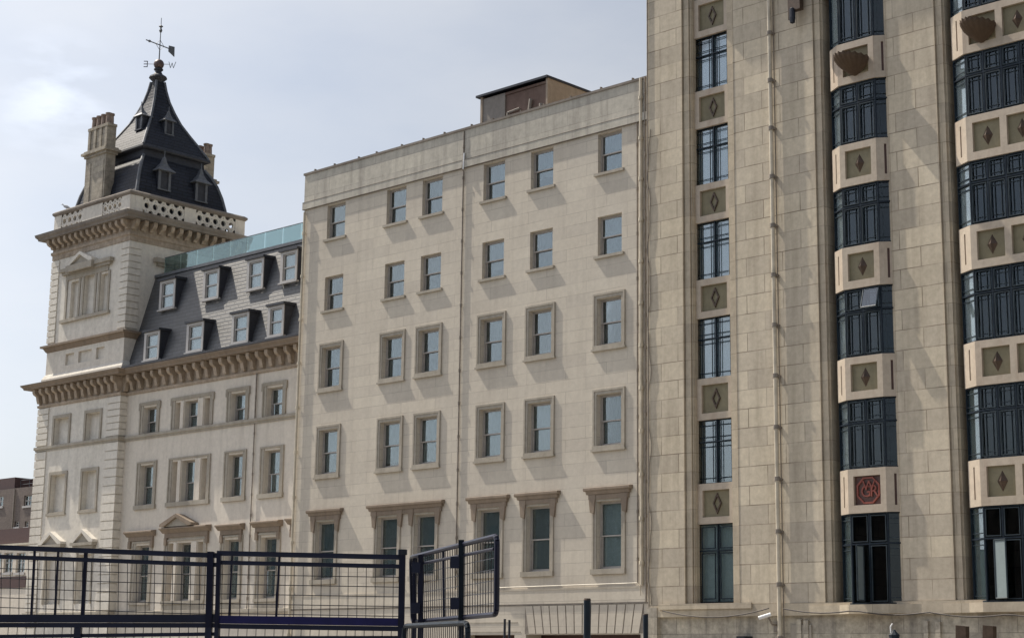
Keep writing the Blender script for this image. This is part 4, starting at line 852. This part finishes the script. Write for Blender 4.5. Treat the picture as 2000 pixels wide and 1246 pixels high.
# ================================================================ far-left buildings
def simple_building(name, label, x0, x1, y0, y1, z1, mat, wins):
    t = thing(name, ((x0+x1)/2, y0, 0), label, 'building'); q = PX(y0)
    m = MB(); panel(m, q, x0, x1, 0, z1, [(a, b, c, e, .3) for a, b, c, e in wins]); m.box(x1-.2, x1, y0+.01, y1, 0, z1); m.box(x0, x0+.2, y0+.01, y1, 0, z1); m.box(x0+.2, x1-.2, y1-.2, y1, 0, z1); m.box(x0+.2, x1-.2, y0+.3, y1-.2, z1-.3, z1-.05)
    m.build('wall', mat, t)
    for a, b, c, e in wins:
        m = MB(); rect_frame(m, q, a+.06, b-.06, c+.06, e-.06, .06, -.2, -.12); u = (a+b)/2; m.lb(q, u-.03, u+.03, c+.06, e-.06, -.2, -.12); z = (c+e)/2; m.lb(q, a+.06, b-.06, z-.03, z+.03, -.198, -.118); m.lb(q, a-.1, b+.1, c-.15, c-.002, -.2, .08)
        wn = m.build('window', 'sash_w', t); m = MB(); m.lb(q, a+.05, b-.05, c+.05, e-.05, -.165, -.16); m.build('glass', 'glass', wn, t); m = MB(); m.lb(q, a+.05, b-.05, c+.05, e-.05, -.26, -.25); m.build('curtain', 'cur_g', wn, t)
    return t
YB = 68.
def wz(px0, px1, py0, py1, Y=YB): a = onY(px0, py1, Y); b = onY(px1, py0, Y); return (a.x, b.x, a.z, b.z)
tl = onY(-60, 937, YB); tr = onY(75, 955, YB)
ap = simple_building('brick_apartment_block', 'brown brick flats with a roof rail, far left behind the hotel corner', tl.x, tr.x+6, YB, YB+12, onY(40, 952, YB).z, 'brick', [wz(-12, 7, 968, 990), wz(46, 62, 966, 988), wz(28, 38, 1017, 1029), wz(48, 56, 1017, 1029)])
q = onY(0, 938, YB); q2 = onY(22, 940, YB)
m = MB(); m.box(tl.x, q2.x, YB+.3, YB+6, 10, q2.z+.35); m.build('roof_storey', 'maroon', ap)
m = MB(); z_ = onY(30, 952, YB).z; zt = onY(30, 935, YB).z
for i in range(14): x = tl.x+i*1.25; m.tube((x, YB+.8, z_), (x, YB+.8, zt), .02, 5)
m.tube((tl.x, YB+.8, zt), (tr.x+6, YB+.8, zt), .025, 5); m.tube((tl.x, YB+.8, (zt+z_)/2), (tr.x+6, YB+.8, (zt+z_)/2), .02, 5); m.build('roof_rail', 'lead', ap)
m = MB(); a = onY(31, 955, YB); m.tube((a.x, YB-.08, 3), (a.x, YB-.08, a.z), .06, 6); m.build('drainpipe', 'pipe_d', ap)
YC = 58.
zt = onY(20, 1030, YC).z; zc = onY(20, 1064, YC).z
lo = simple_building('low_shop_building', 'low building with a maroon top band and pale coping, left of the hotel corner', onY(-80, 1030, YC).x, onY(70, 1030, YC).x+4, YC, YC+6, zc, 'hotel', [wz(-20, 3, 1078, 1118, YC), wz(6, 26, 1078, 1118, YC), wz(30, 50, 1078, 1118, YC)])
x0_, x1_ = onY(-80, 1030, YC).x, onY(70, 1030, YC).x+4
m = MB(); m.box(x0_, x1_, YC+.5, YC+5, zc-.1, zt); m.build('top_band', 'maroon', lo)
m = MB(); m.lb(PX(YC), x0_, x1_, zc-.05, zc+.07, -.5, .12); m.build('coping', 'pipe', lo)
a = wz(-30, 52, 1120, 1150, YC)
m = MB(); m.lb(PX(YC), x0_, a[1], a[2], a[3]-.14, 0, .05); m.build('maroon_panel', 'maroon', lo)

# ================================================================ blue mesh fence in front
DF = 16.3
def fp(px, py, dd=0): return onD(px, py, DF+dd)
def bar(mb, a, b, w_, h_):                                # rectangular bar between two 3D points (w across, h in the fence plane)
    a = Vector(a); b = Vector(b); t = (b-a).normalized(); n_ = Vector((-_f.x, -_f.y, 0)).normalized(); s_ = t.cross(n_).normalized(); q = [n_*w_/2+s_*h_/2, n_*w_/2-s_*h_/2, -n_*w_/2-s_*h_/2, -n_*w_/2+s_*h_/2]
    mb.hexa([a+q[0], a+q[1], a+q[2], a+q[3], b+q[0], b+q[1], b+q[2], b+q[3]])
mpp = DF/F
fence = thing('mesh_fence', (fp(400, 1246).x, fp(400, 1246).y, 0), 'dark navy steel mesh fence running across the bottom left', 'fence')
def down(p): return Vector((p.x, p.y, 0))
def fence_panel(x0, x1, yt0, yt1, yb0, yb1, bars, mat):
    ly = lambda x, a, b: a+(b-a)*(x-x0)/(x1-x0)
    m = MB(); bar(m, fp(x0, yt0+5), fp(x1, yt1+5), .05, 9.5*mpp); bar(m, fp(x0, yt0+23), fp(x1, yt1+23), .045, 8*mpp)
    o = m.build('rail', mat, fence)
    m = MB(); bar(m, fp(x0, yb0-4), fp(x1, yb1-4), .07, 15*mpp); m.build('lower_rail', 'navy_b' if x0 > 400 else 'navy', fence)
    m = MB(); bar(m, fp(x0, yb0+9), fp(x1, yb1+9), .07, 9*mpp); m.build('lower_rail', 'navy', fence)
    m = MB(); x = x0+10
    while x < x1-6: m.tube(fp(x, ly(x, yt0, yt1)+24), fp(x-1.2, ly(x, yb0, yb1)-4), .0035, 5); x += 17.6
    for i in range(5): dy = 46+19*i; m.tube(fp(x0, yt0+dy), fp(x1, yt1+dy-2), .0042, 5)
    m.build('wire_mesh', 'black', fence)
    for x, wdt in bars:
        m = MB(); bar(m, fp(x, ly(x, yt0, yt1)+8), fp(x-7, ly(x, yb0, yb1)-2), .03, wdt*mpp); m.build('upright', 'navy', fence)
    # lower tier
    m = MB(); bar(m, fp(x0, yb0+32), fp(x1, yb1+26), .05, 7*mpp)
    m.build('rail', 'navy', fence)
    m = MB(); x = x0+6
    while x < x1-4: a = fp(x, yb0+12); m.tube(a, down(a), .0035, 5); x += 17.6
    z = fp(0, 1250).z
    while z > .15: a, b = fp(x0, 1220), fp(x1, 1220); m.tube((a.x, a.y, z), (b.x, b.y, z), .004, 5); z -= .09
    m.build('wire_mesh', 'black', fence)
fence_panel(-60, 426, 1061.5, 1079.6, 1211, 1211.5, [(68, 4), (114, 3.6), (168, 7)], 'navy')
fence_panel(424, 786, 1075, 1083, 1213, 1218.5, [(454, 3), (546, 4)], 'navy')
for x, y, wd in ((412, 1077, 12.5), (428, 1080, 8), (786, 1079, 12), (811, 1086, 8), (153, 1222, 13)):
    m = MB(); a = fp(x, y, -.02); b = fp(x, 1225, -.02)
    if y < 1200: b = fp(x-4 if x < 500 else x-2.5, 1225, -.02)
    bar(m, Vector((b.x, b.y, 0)), b, .07, wd*mpp); 
    if y < 1200: bar(m, b, a, .07, wd*mpp)
    m.build('post', 'navy', fence)
m = MB(); a = fp(786, 1079, -.02); m.tube(a-Vector((0, 0, .02)), a+Vector((0, 0, .03)), .045, 10); m.build('post_cap', 'black', fence)
# swung gate panel
def rounded(c, r=.06, n=4):
    out = []; k = len(c)
    for i in range(k):
        p, a, b = c[i], c[i-1], c[(i+1) % k]; da = (a-p).normalized()*r; db = (b-p).normalized()*r
        for j in range(n+1): t = j/n; out.append((p+da)*(1-t)**2+p*2*t*(1-t)+(p+db)*t*t)
    return out
ga, gb_, gc, gd = onD(803, 1088, 16.4), onD(971, 1046, 13.5), onD(970, 1199, 13.5), onD(806, 1214, 16.4)
gate = thing('mesh_gate', (gc.x, gc.y, 0), 'navy mesh gate panel with rounded corners swung open towards the viewer', 'gate')
m = MB(); lp = rounded([ga, gb_, gc, gd], .07); m.path(lp+[lp[0]], .022, 8); m.build('frame', 'navy', gate)
m = MB(); G = lambda s, t: (ga*(1-s)+gb_*s)*(1-t)+(gd*(1-s)+gc*s)*t
m.path([G(0.02, .13), G(.97, .16)], .014, 6)
for s in (.42, .62): m.path([G(s, 0), G(s, 1)], .012, 6)
m.build('inner_rail', 'navy', gate)
m = MB()
for i in range(1, 36): s = i/36; m.tube(G(s, 0), G(s, 1), .0035, 4)
for i in range(1, 6): t = .13+.145*i; m.tube(G(0, t), G(1, t), .0035, 4)
m.build('wire_mesh', 'black', gate)
for x, D, yt, wd in ((822, 15.9, 1083, 10), (901, 14.5, 1054, 11)):
    m = MB(); a = onD(x, yt, D); b = onD(x-.5, 1230, D); mp_ = D/F; bar(m, Vector((b.x, b.y, 0)), b, .05, wd*mp_*.95); bar(m, b, a, .05, wd*mp_); m.build('gate_post', 'steel' if x > 850 else 'navy', gate)
for x, y, D in ((812, 1107, 15.85), (811, 1186, 15.85), (888, 1097, 14.45), (888, 1177, 14.45)):
    m = MB(); a, b = onD(x-8, y-9, D), onD(x+9, y+11, D); bar(m, (a+b)/2+Vector((0, 0, .048)), (a+b)/2-Vector((0, 0, .048)), .03, 17*D/F); m.build('hinge_plate', 'navy', gate)
# lower gate in the second tier
la_, lb_ = onD(790, 1222, 16.0), onD(914, 1216, 14.2); lc, ld = Vector((lb_.x, lb_.y, .15)), Vector((la_.x, la_.y, .15))
lg = thing('lower_gate', (lb_.x, lb_.y, 0), 'rounded navy gate frame just under the open gate panel at the bottom edge', 'gate')
m = MB(); lp = rounded([la_, lb_, lc, ld], .08); m.path(lp+[lp[0]], .024, 8); m.build('frame', 'steel', lg)
m = MB(); H = lambda s, t: (la_*(1-s)+lb_*s)*(1-t)+(ld*(1-s)+lc*s)*t
for i in range(1, 34): s = i/34; m.tube(H(s, 0), H(s, 1), .0035, 4)
for i in range(1, 14): t = i/14; m.tube(H(0, t), H(1, t), .0035, 4)
m.build('wire_mesh', 'black', lg)
# posts in the street
for x, yt, wd, D, lab in ((1147, 1168, 14, 26., 'tall dark grey steel post standing right of centre at the bottom edge'), (1261, 1198, 10, 30., 'short dark grey steel post in front of the joint between the two right buildings')):
    a = onD(x, yt, D); t = thing('steel_post', (a.x, a.y, 0), lab, 'post', 'steel posts'); r = wd*D/F/2
    m = MB(); m.tube((a.x, a.y, 0), (a.x, a.y, a.z-r*.5), r, 14); m.build('shaft', 'steel', t)
    m = MB(); m.tube((a.x, a.y, a.z-r*.5), (a.x, a.y, a.z), r*1.04, 14, r*.9); m.build('cap', 'bronze', t)
a, b = onD(986, 1208, 20), onD(995, 1210, 20)
t = thing('twin_bars', (a.x, a.y, 0), 'pair of thin black upright bars just right of the swung gate panel', 'bars')
for p in (a, b): m = MB(); m.tube((p.x, p.y, 0), p, .014, 6); m.build('bar', 'black', t)

# ================================================================ terrace across the street (seen in the window reflections)
opp = thing('brick_terrace', (-70, -34, 0), 'long brown brick terrace across the street, reflected in the lower window panes', 'building')
m = MB(); m.box(-190, -14, -46, -34, 0, 17); m.build('wall', 'brick', opp)
m = MB(); m.box(-190.3, -13.7, -46.3, -33.7, 17, 17.5); m.build('roof', 'slate', opp)
for i in range(40):
    m = MB()
    x = -186+i*4.3
    for k in range(4): m.box(x, x+1.2, -34.0, -33.9, 2+k*3.8, 4.1+k*3.8)
    m.build('window_column', 'glass_d' if 0 else 'steel', opp)
